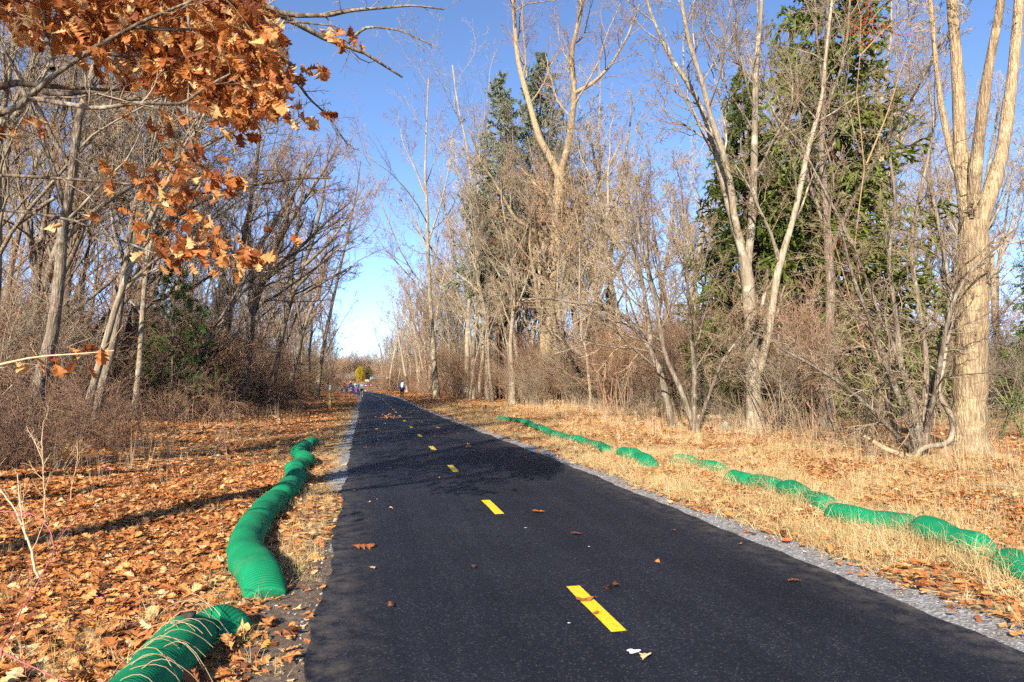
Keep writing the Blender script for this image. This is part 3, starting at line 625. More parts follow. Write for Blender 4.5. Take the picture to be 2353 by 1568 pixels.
def conifer(name, label, loc, parts, barkm, needle, s=1., rz=0., group=None):
    e = empty(name, loc, rz); e.scale = (s, s, s); tag(e, label, 'tree', group)
    if isinstance(parts[0], bpy.types.Mesh): ms = parts
    else:
        Vt, Qt, Vb, Qb, V, Q, T = parts
        ms = (np_mesh('trunk', Vt, Qt, barkm), np_mesh('branches', Vb, Qb, barkm), np_mesh('crown', V, Q, needle, smooth=False, T=T))
    for nm, me in zip(('trunk', 'branches', 'crown'), ms): link(nm, me, e)
    return ms
def at_ground(px, depth):
    p = U(px, 879, depth); return (p[0], p[1], float(gz(p[0], p[1])))
nor = spruce(5, 23, 6.8, 230, 14, 4, .7, 4, .06, .02, .72)
nm = conifer('norway_spruce', 'huge dark green drooping spruce towering behind the double stemmed tree', at_ground(1925, 29), nor, M['bark_spruce'], M['needle_green'])
conifer('norway_spruce', 'lower yellowish green spruce just left of the towering spruce', at_ground(1720, 27.5), nm, None, None, .62, 2.1)
conifer('norway_spruce', 'dark spruce at the right edge behind the massive trunk', at_ground(2420, 31), nm, None, None, .42, 4.)
conifer('norway_spruce', 'small dark spruce hidden low in the brown thicket', at_ground(1400, 48), nm, None, None, .36, 1.)
blu = spruce(9, 22, 4.3, 190, 11, 4, .3, 4, .055, .32, .55)
bm_ = conifer('blue_spruce', 'frosty blue green spruce left of the forked ochre trunk', at_ground(1150, 58), blu, M['bark_spruce'], M['needle_blue'], 1.27)
conifer('blue_spruce', 'tallest frosty spruce directly behind the forked ochre trunk', at_ground(1243, 62), bm_, None, None, 1.45, 2.6)
# white pines
def pine(seed, h, rmax):
    global RNG
    RNG = np.random.default_rng(seed)
    trk = np.stack([np.zeros(8), np.zeros(8), np.linspace(-.1, h, 8)], 1); tr = np.linspace(1, .1, 8)*h*.011; nb = 46
    hf = .1+.88*(np.arange(nb)+RNG.random(nb))/nb; a = RNG.random(nb)*2*PI; L = rmax*(1-hf)**.7*RNG.uniform(.6, 1.1, nb)+.15
    n = 6; P = np.empty((nb, n, 3)); cur = np.stack([np.zeros(nb), np.zeros(nb), hf*h], 1); P[:, 0] = cur
    for k in range(1, n):
        e = .15+.3*k/n; d = np.stack([np.cos(a)*np.cos(e), np.sin(a)*np.cos(e), np.full(nb, np.sin(e))], 1); cur = cur+d*(L/(n-1))[:, None]; P[:, k] = cur
    R = np.linspace(1, .3, n)[None]*np.full((nb, 1), .018)
    b2, r2 = grow(P, R, K=8, lo=.2, hi=.45, ang=48, n=4, up=.1, wig=.12, t0=.3, rf=.5)
    p, d = along(b2[:, -2:], 60); p3, d3 = along(P[:, -2:], 30); p, d = np.concatenate([p, p3]), np.concatenate([d, d3])
    dd = unit(d+.8*unit(RNG.normal(size=p.shape))+np.array([0, 0, .1])); tv, tt = tris_at(p, dd, (.12+.09*RNG.random(len(p)))[:, None], .0055)
    Vt, Qt = tubes([(trk[None], tr[None], 8)]); Vb, Qb = tubes([(P, R, 4), (b2, r2, 3)])
    return Vt, Qt, Vb, Qb, tv, np.zeros((0, 4), int), tt
pm = conifer('white_pine', 'soft bright green pine in the shade of the left wood', at_ground(395, 25), pine(3, 5.4, 2.0), M['bark_dark'], M['needle_pine'])
conifer('white_pine', 'faint green pine behind the brush near the left edge', at_ground(85, 29), pm, None, None, .95, 1.2)
conifer('white_pine', 'small green pine seedling at the right of the soft pine', at_ground(480, 28), pm, None, None, .55, 2.)
# clipped looking arborvitae at the far bend
def arbor(seed, h, r, n):
    global RNG
    RNG = np.random.default_rng(seed)
    hf = RNG.random(n)**.9; a = RNG.random(n)*2*PI; rr = r*np.clip(np.sin(np.clip(hf*.93+.1, 0, 1)*PI)**.6, .05, 1)*(1+.12*np.sin(a*5+hf*9))*RNG.uniform(.7, 1.02, n)
    p = np.stack([np.cos(a)*rr, np.sin(a)*rr, hf*h], 1); d = unit(np.stack([np.cos(a)*.5, np.sin(a)*.5, np.full(n, 1.)], 1)+.3*RNG.normal(size=(n, 3)))
    tv, tt = tris_at(p, d, .32, .09)
    trk = np.array([[0, 0, -.1], [0, 0, h*.5], [0, 0, h*.9]]); Vt, Qt = tubes([(trk[None], np.array([[.12, .08, .02]]), 8)])
    P = np.stack([np.stack([np.zeros((60, 3))+np.array([0, 0, 1])*(np.linspace(.1, .85, 60)*h)[:, None], np.stack([np.cos(np.arange(60)*2.4)*r*.6, np.sin(np.arange(60)*2.4)*r*.6, np.linspace(.15, .95, 60)*h], 1)], 1)])[0]
    Vb, Qb = tubes([(P, np.full((60, 2), .02), 3)])
    return Vt, Qt, Vb, Qb, tv, np.zeros((0, 4), int), tt
conifer('golden_arborvitae', 'golden yellow cone shaped evergreen at the far bend', (-1.75, 233, float(gz(-1.75, 233))), arbor(1, 5.0, 1.45, 8000), M['bark_spruce'], M['needle_gold'])
conifer('arborvitae', 'dark green evergreen touching the golden one at the far bend', (1.0, 237, float(gz(1.0, 237))), arbor(2, 4.9, 1.35, 4200), M['bark_spruce'], M['needle_dark'])

# ------------------------------------------------------------------ scatter (stuff): instances on points
def scatter(name, pts, rot, scl, variants, mat_=None, parent=None):
    """variants: list of meshes; every point carries one at random"""
    c = bpy.data.collections.new(name+'_kinds')
    for i, me in enumerate(variants):
        o = bpy.data.objects.new(name+'_kind', me); c.objects.link(o)
    me = bpy.data.meshes.new(name); me.vertices.add(len(pts)); me.vertices.foreach_set('co', np.asarray(pts, np.float32).ravel())
    at = me.attributes.new('rot', 'FLOAT_VECTOR', 'POINT'); at.data.foreach_set('vector', np.asarray(rot, np.float32).ravel())
    at = me.attributes.new('scl', 'FLOAT', 'POINT'); at.data.foreach_set('value', np.asarray(scl, np.float32))
    at = me.attributes.new('kin', 'INT', 'POINT'); at.data.foreach_set('value', RNG.integers(0, len(variants), len(pts)).astype(np.int32))
    ng = bpy.data.node_groups.new(name, 'GeometryNodeTree')
    ng.interface.new_socket('Geometry', in_out='INPUT', socket_type='NodeSocketGeometry'); ng.interface.new_socket('Geometry', in_out='OUTPUT', socket_type='NodeSocketGeometry')
    N, Lk = ng.nodes, ng.links
    gi, go = N.new('NodeGroupInput'), N.new('NodeGroupOutput')
    ip = N.new('GeometryNodeInstanceOnPoints'); ci = N.new('GeometryNodeCollectionInfo')
    ci.inputs['Collection'].default_value = c; ci.inputs['Separate Children'].default_value = True; ci.inputs['Reset Children'].default_value = True
    def attr(nm, ty):
        a = N.new('GeometryNodeInputNamedAttribute'); a.data_type = ty; a.inputs['Name'].default_value = nm; return a.outputs['Attribute']
    er = N.new('FunctionNodeEulerToRotation'); Lk.new(attr('rot', 'FLOAT_VECTOR'), er.inputs[0])
    Lk.new(gi.outputs[0], ip.inputs['Points']); Lk.new(ci.outputs[0], ip.inputs['Instance']); ip.inputs['Pick Instance'].default_value = True
    Lk.new(attr('kin', 'INT'), ip.inputs['Instance Index']); Lk.new(er.outputs[0], ip.inputs['Rotation']); Lk.new(attr('scl', 'FLOAT'), ip.inputs['Scale'])
    Lk.new(ip.outputs[0], go.inputs[0])
    o = link(name, me, parent); md = o.modifiers.new('scatter', 'NODES'); md.node_group = ng
    o['kind'] = 'stuff'
    return o

# oak leaf shapes
def leaf_mesh(seed, mtl, curl=1., name='leaf'):
    g = np.random.default_rng(seed); n = 10; t = np.linspace(0, 1, n)
    wl_ = np.array([.015, .05, .24, .13, .38, .19, .45, .20, .22, .01])*g.uniform(.85, 1.15, n)*.95
    wr_ = np.array([.015, .05, .26, .12, .40, .17, .42, .22, .20, .01])*g.uniform(.85, 1.15, n)*.95
    fwd = np.array([0, 0, .10, -.02, .12, -.02, .13, 0, .08, 0.])
    mid = np.stack([np.zeros(n), t, np.zeros(n)], 1); lf = np.stack([-wl_, t+fwd, np.zeros(n)], 1); rt = np.stack([wr_, t+fwd, np.zeros(n)], 1)
    V = np.concatenate([lf, mid, rt]); c1, c2, c3 = g.normal(size=3)*curl
    x, y = V[:, 0].copy(), V[:, 1].copy()
    V[:, 2] = (.7*abs(c1)+.25)*curl*np.abs(x)**1.4*np.sign(c1+.4) + .28*c2*(y-.5)**2 + .4*c3*x*(y-.4) + .035*curl*np.sin(x*16+c1*3)*np.cos(y*11) + .02*g.normal(size=len(V))*curl
    i = np.arange(n-1); Q = np.concatenate([np.stack([i, i+n, i+n+1, i+1], 1), np.stack([i+n, i+2*n, i+2*n+1, i+n+1], 1)])
    # stalk
    k = len(V); V = np.concatenate([V, [[-.008, -.16, .01], [.008, -.16, .01], [.008, .02, 0], [-.008, .02, 0]]]); Q = np.concatenate([Q, [[k, k+1, k+2, k+3]]])
    return np_mesh(name, V, Q, mtl, smooth=False)
LITTER = [leaf_mesh(20+i, M['litter_leaf'], .75) for i in range(7)]
OAK = [leaf_mesh(40+i, M['oak_leaf'], .7+.12*i) for i in range(9)]

# ------------------------------------------------------------------ brush
RNG = np.random.default_rng(21)
def smesh(name, VQ, m_): return np_mesh(name, VQ[0], VQ[1], m_)
BR = [smesh('brush', shrub_mesh(200+i, 26, 2.5, 1.2, .5, .13, .012, 6, 3, base_r=.6), M[k]) for i, k in enumerate(['twig_brush', 'twig_brush', 'twig_red', 'twig_brush'])]
BRR = [smesh('brush', shrub_mesh(220+i, 16, 2.0, 1.0, .34, .14, .012, 6, 4, base_r=.5), M[k]) for i, k in enumerate(['twig_tan', 'twig_grey', 'twig_tan'])]
SH = [smesh('tall_brush', shrub_mesh(300+i, 15, 4.2, .55, .14, .11, .022, 8, 6, k3=2, base_r=.35, tw0=.36), M[k]) for i, k in enumerate(['twig_tan', 'twig_red', 'twig_brush', 'twig_grey'])]
SHL = [smesh('tall_brush', shrub_mesh(320+i, 13, 4.2, .6, .16, .12, .024, 7, 5, k3=2, base_r=.4, tw0=.36), M[k]) for i, k in enumerate(['twig_red', 'twig_brush', 'twig_grey'])]
def scat_pts(n, xr, yr, ok):
    out = []
    while len(out) < n:
        x = RNG.uniform(*xr, 4000); y = RNG.uniform(*yr, 4000); k = ok(x, y) > RNG.random(4000); out.extend(np.stack([x[k], y[k]], 1).tolist())
    p = np.array(out[:n]); return np.column_stack([p, gz(p[:, 0], p[:, 1])])
def cone(x, y, l=-27, r=52):
    a = np.degrees(np.arctan2(x, y)); return ((a > l) & (a < r)).astype(float)
def zrot(n, t=.12): return np.stack([RNG.normal(size=n)*t, RNG.normal(size=n)*t, RNG.random(n)*2*PI], 1)
p = scat_pts(250, (-22, -5.2), (15, 62), lambda x, y: cone(x, y)*(x < -5.4-.9*np.sin(y*.4)-1.2*sm(24, 15, y)))
p = np.concatenate([p, scat_pts(30, (-10, -4.9), (11, 18), lambda x, y: cone(x, y, -33)*(x < -4.4-.5*np.sin(y)-1.6*sm(15, 18, y)*0))]); p = p[np.hypot(p[:, 0]+5.2, p[:, 1]-10) > 1.6]
o = scatter('left_thicket', p, zrot(len(p)), RNG.uniform(.45, .95, len(p))*np.where(p[:, 1] < 15, .6, 1.), BR); tag(o, 'reddish brown leafless brush massed under the left trees', 'undergrowth')
p = scat_pts(135, (-22, -6), (17, 66), lambda x, y: cone(x, y)*(x < -7))
o = scatter('left_saplings', p, zrot(len(p)), RNG.uniform(.6, 1.4, len(p)), SHL); tag(o, 'thin upright saplings crowding the left wood', 'undergrowth')
p = scat_pts(130, (10.3, 36), (12, 62), lambda x, y: cone(x, y)*(x > 10.6+.6*np.sin(y*.7))*(1-((x > 13) & (y < 17))*.5))
o = scatter('right_thicket', p, zrot(len(p)), RNG.uniform(.45, .95, len(p)), BRR); tag(o, 'tan and brown leafless brush massed under the right trees', 'undergrowth')
p = scat_pts(300, (11, 42), (17, 68), lambda x, y: cone(x, y)*(x > 11.4)*(1-.72*((x < 24) & (y < 27) & (x > .42*y))))
p = np.concatenate([p, scat_pts(20, (7.8, 14), (38, 66), lambda x, y: (x > 9.6-2.4*sm(46, 62, y)).astype(float))])
o = scatter('right_saplings', p, zrot(len(p)), RNG.uniform(.6, 1.55, len(p))*np.where(p[:, 0] < 14, .7, 1.), SH); tag(o, 'tall thin saplings crowding the right wood', 'undergrowth')
p2_ = scat_pts(90, (-40, 50), (239, 262), lambda x, y: np.ones_like(x))
p = scat_pts(380, (-40, 45), (60, 240), lambda x, y: ((np.abs(x-path_c(y)) > 4.6+2.5*sm(90, 60, y)*(x > 0)) & (np.abs(x-path_c(y)) < 26) & ~((y > 188) & (np.abs(x+1) < 7))).astype(float))
p = np.concatenate([p, p2_])
o = scatter('far_thicket', p, zrot(len(p)), RNG.uniform(.9, 2.0, len(p)), BR+SH[:2]); tag(o, 'distant brown brush lining both sides of the path', 'undergrowth')

p = scat_pts(240, (-60, 70), (262, 305), lambda x, y: np.ones_like(x))
o = scatter('far_treeline', p, zrot(len(p)), RNG.uniform(1.6, 2.9, len(p)), SH); tag(o, 'hazy brown wood closing the horizon beyond the bend', 'woods')
# ------------------------------------------------------------------ leaf litter
sock_x = -1.0
def litter(n, xr, yr, ok, s0, s1, zj):
    p = scat_pts(n, xr, yr, ok); p[:, 2] += RNG.random(n)*zj+.008
    return p, np.stack([RNG.normal(size=n)*.24, RNG.normal(size=n)*.24, RNG.random(n)*2*PI], 1), s0+(s1-s0)*RNG.random(n)**1.4
def patch(x, y, s): return .5+.5*np.sin(x*1.9*s+1.3*np.sin(y*1.1*s))*np.sin(y*1.5*s+.9*np.sin(x*1.3*s))
left_d = lambda x, y: cone(x, y, -30, 90)*np.where(x < -1.15, 1., np.where(x < -.55, .32, .10))*np.where(y > 9, np.where(x > -.75, .15, 1), 1)*(x < path_c(y)-half_w(y)-.02)*(.55+.45*patch(x, y, 1.))
right_d = lambda x, y: cone(x, y, -5, 54)*(x > path_c(y)+half_w(y)+.02)*np.where(x < path_c(y)+half_w(y)+.3, .10, np.where(x < 4.6, .5, 1))*(.25+.75*patch(x+3, y, .8))
A = [litter(40000, (-9, -.2), (2.2, 13), left_d, .04, .115, .022), litter(28000, (-20, -.3), (13, 42), left_d, .09, .15, .03),
     litter(19000, (3.7, 15), (1.8, 13), right_d, .05, .115, .05), litter(19000, (3.3, 17), (13, 42), right_d, .08, .14, .03),
     litter(16000, (-9, 12), (40, 110), lambda x, y: (np.abs(x-path_c(y)) > half_w(y)+.35)*np.where(np.abs(x-path_c(y)) < 3, 1, .6), .12, .22, .03)]
P_, R_, S_ = (np.concatenate([a[i] for a in A]) for i in range(3))
dist = np.hypot(P_[:, 0], P_[:, 1]); vis = (np.degrees(np.arctan2(P_[:, 0], P_[:, 1])) > -24) & (np.degrees(np.arctan2(P_[:, 0], P_[:, 1])) < 46) & (dist > 3.6)
score = np.where(vis, S_/dist, 0); big = np.argsort(-score)[:300]
keep = np.ones(len(P_), bool); keep[big] = False
o = scatter('leaf_litter', P_[keep], R_[keep], S_[keep], LITTER); tag(o, 'fallen brown oak leaves carpeting both verges', 'leaves')
for i in big:
    l = link('leaf', LITTER[i % len(LITTER)], ground); l.location = P_[i]+np.array([0, 0, .012]); l.rotation_euler = R_[i]; l.scale = (S_[i]*1.1,)*3

def peb(seed, m_):
    g = np.random.default_rng(seed); import bmesh
    bm = bmesh.new(); bmesh.ops.create_icosphere(bm, subdivisions=1, radius=1)
    for v_ in bm.verts: v_.co = v_.co*float(g.uniform(.7, 1.2)); v_.co.z *= .6
    me = bpy.data.meshes.new('pebble'); bm.to_mesh(me); bm.free(); me.materials.append(m_); return me
M['pebble'] = leafmat('pebble', [(0, (.09, .08, .07)), (.4, (.17, .16, .15)), (.8, (.25, .245, .24)), (1, (.38, .37, .36))], 0.)
PB = [peb(i, M['pebble']) for i in range(4)]
a1_ = scat_pts(420, (-.62, -.24), (2.6, 7.2), lambda x, y: np.ones_like(x)); a2_ = scat_pts(2600, (3.45, 4.3), (2.4, 14), lambda x, y: ((x > path_c(y)+half_w(y)-.03-.1*(RNG.random(len(x)) < .06)) & (x < path_c(y)+half_w(y)+.45)).astype(float)); a3_ = scat_pts(500, (-.9, -.2), (9.5, 20), lambda x, y: (x < path_c(y)-half_w(y)).astype(float))
p = np.concatenate([a1_, a2_, a3_]); p[:, 2] = np.maximum(p[:, 2], .008); o = scatter('pebbles', p, zrot(len(p), .4), RNG.uniform(.3, 1., len(p))**3*.013+.003, PB); tag(o, 'grey pebbles and grit spilled along the asphalt edges', 'pebbles')

# ------------------------------------------------------------------ dry grass
def tuft(seed, n, h, spread, flat, m_, w=.0022):
    g = np.random.default_rng(seed); a = g.random(n)*2*PI; e = g.random(n)*spread; k = 5
    d = np.stack([np.cos(a)*np.sin(e), np.sin(a)*np.sin(e), np.cos(e)], 1); cur = np.stack([g.normal(size=n)*.05, g.normal(size=n)*.05, np.zeros(n)], 1)
    L = h*g.uniform(.4, 1.1, n)[:, None]; s = unit(np.cross(d, g.normal(size=(n, 3))))*w; Vs = []
    for j in range(k):
        ww = (1-j/(k-1)*.85); Vs.append(np.stack([cur-s*ww, cur+s*ww], 1)); cur = cur+d*L/(k-1); d[:, 2] -= flat*(j+1)/k; d = unit(d); cur[:, 2] = np.maximum(cur[:, 2], .004)
    V = np.stack(Vs, 1).reshape(-1, 3); b = np.arange(n)[:, None]*k*2; j = np.arange(k-1)[None]*2; i = (b+j).ravel()
    return np_mesh('tuft', V, np.stack([i, i+1, i+3, i+2], 1), m_)
TU = [tuft(400+i, 34, h, sp, f, M['dry_grass'], .0022) for i, (h, sp, f) in enumerate([(.20, 1.45, .75), (.26, 1.4, 1.0), (.15, 1.5, .5), (.28, 1.3, 1.2), (.18, 1.5, .7)])]
ST = [tuft(420+i, 9, h, .5, .12, M['straw_stem'], .0022) for i, h in enumerate((.7, .95, .55))]
RNG = np.random.default_rng(5)
gr = lambda x, y: cone(x, y, -3, 54)*(x > path_c(y)+half_w(y)+.33)*(.06+.94*patch(x*.9, y*1.2+2, 1.1)**1.8)*np.where(x < 6.4, 1., .6)
p1 = scat_pts(3300, (3.9, 11.5), (2.0, 14), gr); p2 = scat_pts(2600, (3.6, 12), (14, 45), gr)
p3 = scat_pts(620, (-3.2, -.35), (2.5, 16), lambda x, y: cone(x, y, -30)*(.1+patch(x*1.4, y, 1.3)**2)*np.where(np.abs(x+.75) < .35, 1, .35))
p4 = scat_pts(500, (-1.6, -.5), (14, 45), lambda x, y: np.ones_like(x))
sk = np.array([(5.3, 9.4), (5.5, 8.6), (5.4, 8.0), (5.35, 7.5), (5.3, 7.0), (5.1, 6.2), (5.22, 5.7), (5.18, 5.2), (5.0, 4.6), (5.6, 11.4), (5.8, 10.6), (5.05, 12.4), (5.25, 15), (5.2, 17.5)])
wk = np.array([1, 1, 3, 3, 3, 1, 3, 1, 3, 3, 3, 1.5, 2.5, .7]); ii = RNG.choice(len(sk), 380, p=wk/wk.sum()); q = sk[ii]+np.stack([RNG.choice([-1, 1], 380)*RNG.uniform(.05, .27, 380), RNG.normal(size=380)*.22], 1)
p5 = np.column_stack([q, gz(q[:, 0], q[:, 1])+np.where(np.abs(q[:, 0]-sk[ii, 0]) < .12, .1, 0)])
q = np.array([-1.5, 4.5])+RNG.normal(size=(34, 2))*np.array([.16, .28]); p6 = np.column_stack([q, gz(q[:, 0], q[:, 1])+.015]); q = np.array([-.62, 6.6])+RNG.normal(size=(40, 2))*np.array([.09, .9]); p7 = np.column_stack([q, gz(q[:, 0], q[:, 1])])
p = np.concatenate([p1, p2, p3, p4, p5, p6, p7]); o = scatter('dry_grass', p, zrot(len(p), .15), RNG.uniform(.5, 1.15, len(p))*np.where(p[:, 0] < 0, .62, 1.), TU); tag(o, 'straw coloured dry grass tufts on both verges', 'grass')
p = scat_pts(900, (6, 13.5), (4, 40), lambda x, y: cone(x, y, -3, 54)*(x > 6.2)*np.where(x > 8, 1, .25))
q = scat_pts(260, (-9, -2.5), (6, 34), lambda x, y: cone(x, y, -27))
p = np.concatenate([p, q]); o = scatter('weed_stalks', p, zrot(len(p), .15), RNG.uniform(.5, 1.15, len(p)), ST); tag(o, 'thin dry weed stalks standing along the wood edges', 'weeds')

# ------------------------------------------------------------------ green filter socks
def sock(label, pts, rw, rh, dips=(), torn=(0, 0), seed=0, bulge=.03, sides=24, sink=.03):
    g = np.random.default_rng(seed)
    pts = np.array([[x, y, 0] for x, y in pts], float); L = np.linalg.norm(np.diff(pts, axis=0), axis=1).sum()
    n = int(max(24, min(420, L/.011))) if np.hypot(*pts[:, :2].mean(0)) < 9 else int(max(24, L/.02))
    p, _ = resample(pts, np.ones(len(pts)), n)
    s = np.linspace(0, L, n); T = unit(np.gradient(p, axis=0)); N = np.stack([T[:, 1], -T[:, 0], np.zeros(n)], 1)
    a = np.arange(sides)*2*PI/sides
    ph = g.random(6)*6
    prof = 1+bulge*np.sin(s*3.1+ph[0])+bulge*.7*np.sin(s*7.3+ph[1])
    for c, w, dep in dips: prof -= dep*np.exp(-((s-c*L)/w)**2)
    e0, e1 = np.clip(s/.16, 0, 1), np.clip((L-s)/.16, 0, 1)
    endf = np.sqrt(np.clip(1-(1-e0)**2, 0, 1))*np.sqrt(np.clip(1-(1-e1)**2, 0, 1)); endf = np.maximum(endf, .06)
    fl0, fl1 = np.exp(-(s/.22)**2)*torn[0], np.exp(-((L-s)/.22)**2)*torn[1]
    wv = rw*prof*(endf*(1-np.maximum(fl0, fl1))+np.maximum(fl0, fl1)*1.05); hv = rh*prof*(endf*(1-np.maximum(fl0, fl1))+np.maximum(fl0, fl1)*.42)
    lump = 1+.03*np.sin(a[None]*2+s[:, None]*5+ph[2])+.025*np.sin(a[None]*3-s[:, None]*9+ph[3])+.018*np.sin(a[None]*4+s[:, None]*17+ph[4])
    rib = 1+.0035*np.sin(s/.022*2*PI)[:, None]
    ca, sa = np.cos(a)[None], np.sin(a)[None]
    zc = gz(p[:, 0], p[:, 1])+hv*.92-sink-(.006 if p[0, 0] > 3 else 0)+.012*np.sin(s*2.1+ph[5])
    lat = wv[:, None]*lump*rib*ca; z = zc[:, None]+hv[:, None]*lump*rib*np.where(sa < -.55, -.55+(sa+.55)*.3, sa)
    V = p[:, None, :]*np.array([1, 1, 0])+lat[..., None]*N[:, None, :]; V[..., 2] = z
    V = V.reshape(-1, 3); base = np.array([p[0][0], p[0][1], 0])
    i = (np.arange(n-1)[:, None]*sides+np.arange(sides)[None]); i2 = np.arange(n-1)[:, None]*sides+((np.arange(sides)+1) % sides)[None]
    Q = np.stack([i, i2, i2+sides, i+sides], -1).reshape(-1, 4)
    c0, c1 = len(V), len(V)+1
    V = np.concatenate([V, [V[:sides].mean(0)], [V[(n-1)*sides:n*sides].mean(0)]])
    k = np.arange(sides); k2 = (k+1) % sides
    Tt = np.concatenate([np.stack([k2, k, np.full(sides, c0)], 1), np.stack([(n-1)*sides+k, (n-1)*sides+k2, np.full(sides, c1)], 1)])
    me = np_mesh('filter_sock', V-base, Q, M['net'], T=Tt)
    u = np.concatenate([np.repeat(s, sides), [0, L]]); vv = np.concatenate([np.tile(a/(2*PI), n), [0, 0]])
    uvl = me.uv_layers.new(name='UVMap'); li = np.empty(len(me.loops), np.int32); me.loops.foreach_get('vertex_index', li)
    uvl.data.foreach_set('uv', np.stack([u[li], vv[li]], 1).astype(np.float32).ravel())
    o = link('filter_sock', me); o.location = base; tag(o, label, 'filter sock', 'green filter socks laid along the verges'); return o
sock('long lumpy green sock winding away beside the left edge, its torn end nearest', [(-1.20, 17.2), (-1.36, 15.9), (-1.34, 14.6), (-1.02, 13.2), (-1.14, 11.9), (-1.0, 10.83), (-1.0, 9.68), (-1.05, 8.78), (-1.09, 8.04), (-1.08, 7.35), (-1.05, 6.76), (-1.0, 6.31), (-.88, 5.83), (-.74, 5.4), (-.66, 5.12)],
     .155, .125, [(.07, .12, .2), (.16, .14, .22), (.26, .14, .24), (.37, .14, .2), (.47, .1, .22), (.57, .12, .14), (.68, .1, .16), (.80, .12, .1)], (0, .75), 1)
sock('nearest green sock on the left with dry grass strung across it', [(-.70, 4.40), (-.80, 4.47), (-.90, 4.42), (-.96, 4.25), (-.97, 4.05), (-.98, 3.76), (-1.0, 3.45), (-1.05, 3.0), (-1.12, 2.5), (-1.2, 1.8)], .145, .135, [(.1, .1, .2)], (.45, 0), 2)
sock('farthest green sock on the right verge, long and sagging', [(5.2, 26.9), (5.6, 25.6), (5.52, 22.69), (5.2, 19.35), (5.15, 17.57), (5.25, 16.7), (5.28, 15.84), (5.25, 15.0), (5.1, 13.9)], .135, .10, [(.2, .3, .16), (.4, .3, .14), (.62, .25, .1), (.85, .4, .14)], (.3, .2), 3, sink=.015)
sock('short crumpled green sock piece on the right with a flattened end', [(5.06, 13.1), (5.08, 12.7), (5.10, 12.3), (5.05, 11.8), (4.98, 11.5)], .17, .135, [(.5, .15, .2)], (0, .7), 4)
sock('low green sock half sunk in straw, between the crumpled piece and the longer socks', [(5.5, 11.75), (5.7, 11.4), (5.77, 10.93), (5.81, 10.4)], .13, .115, [(.45, .15, .2)], (0, .3), 5, sink=.02)
sock('straight green sock on the right, its middle buried under straw', [(5.36, 9.5), (5.42, 9.06), (5.46, 8.59), (5.40, 8.0), (5.33, 7.55), (5.22, 6.95)], .135, .12, [(.22, .06, .14), (.5, .12, .2), (.78, .1, .12)], (0, 0), 6, sink=.015)
sock('ribbed green sock on the right with a notch near its middle', [(5.0, 6.75), (5.08, 6.3), (5.18, 6.0), (5.22, 5.76), (5.18, 5.38), (5.18, 5.14), (5.2, 4.86)], .135, .125, [(.3, .1, .06), (.55, .07, .25), (.8, .1, .06)], (0, 0), 7, sink=.015)
sock('green sock cut off by the right edge of the picture', [(5.0, 4.66), (4.95, 4.4), (4.85, 4.1), (4.8, 3.6), (4.8, 3.)], .13, .12, [(.3, .1, .2)], (0, 0), 8)
M['clod'] = plain('clod', (.05, .04, .032), .95, .4, 30, .1, .6)
CLOD = True
# dry straws strung over the nearest sock
RNG = np.random.default_rng(8)
C_ = []
for k in range(20):
    y = RNG.uniform(3.2, 4.5); x0 = -.95+RNG.normal()*.04; tilt = RNG.normal()*.35; t = np.linspace(-1, 1, 9)*RNG.uniform(.5, 1)
    C_.append(np.stack([x0+.21*t, y+tilt*.2*t+.02*t*t, .245-.24*np.abs(t)**2.1+.008*RNG.random()+.01*np.sin(t*5+k)], 1))
C_ = np.array(C_); V, Q = tubes([(C_, np.full(C_.shape[:2], .0022), 3)])
o = link('straw', np_mesh('straw', V, Q, M['straw_stem'])); tag(o, 'dry straws lying across the nearest green sock', 'straw', kind='stuff')

# ------------------------------------------------------------------ the near oak with its brown leaves
RNG = np.random.default_rng(31)
oak = empty('oak_tree', (-6.6, 1.2, float(gz(-6.6, 1.2)))); tag(oak, 'oak whose branches of curled orange brown leaves hang into the upper left corner', 'tree')
OB = np.array(oak.location)
tr_p, tr_r = resample([OB*0+np.array([0, 0, -.1]), [.05, 0, 1.5], [.1, .1, 3.2], [.0, .15, 6], [.2, .2, 9], [.3, .2, 12.5]], [.3, .24, .22, .18, .12, .04], 20)
tr_r[:2] *= [1.4, 1.15]
V, Q = tubes([(tr_p[None], tr_r[None], 14)]); link('trunk', np_mesh('trunk', V, Q, M['bark_dark']), oak)
Dk = 5.0
T_at = lambda z: OB+np.array([.08, .1, z])
def obr(pts, r0, r1, depth=Dk, start=None, n=22, m_='bark_grey'):
    p = PX(depth, pts)
    if start is not None: p = [start]+p
    p, r = resample(p, np.linspace(r0, r1, len(p)), n); r = r*(1+.06*RNG.normal(size=n)); p = p-OB
    V, Q = tubes([(p[None], r[None], 8)]); link('branch', np_mesh('branch', V, Q, M[m_]), oak); return p, r
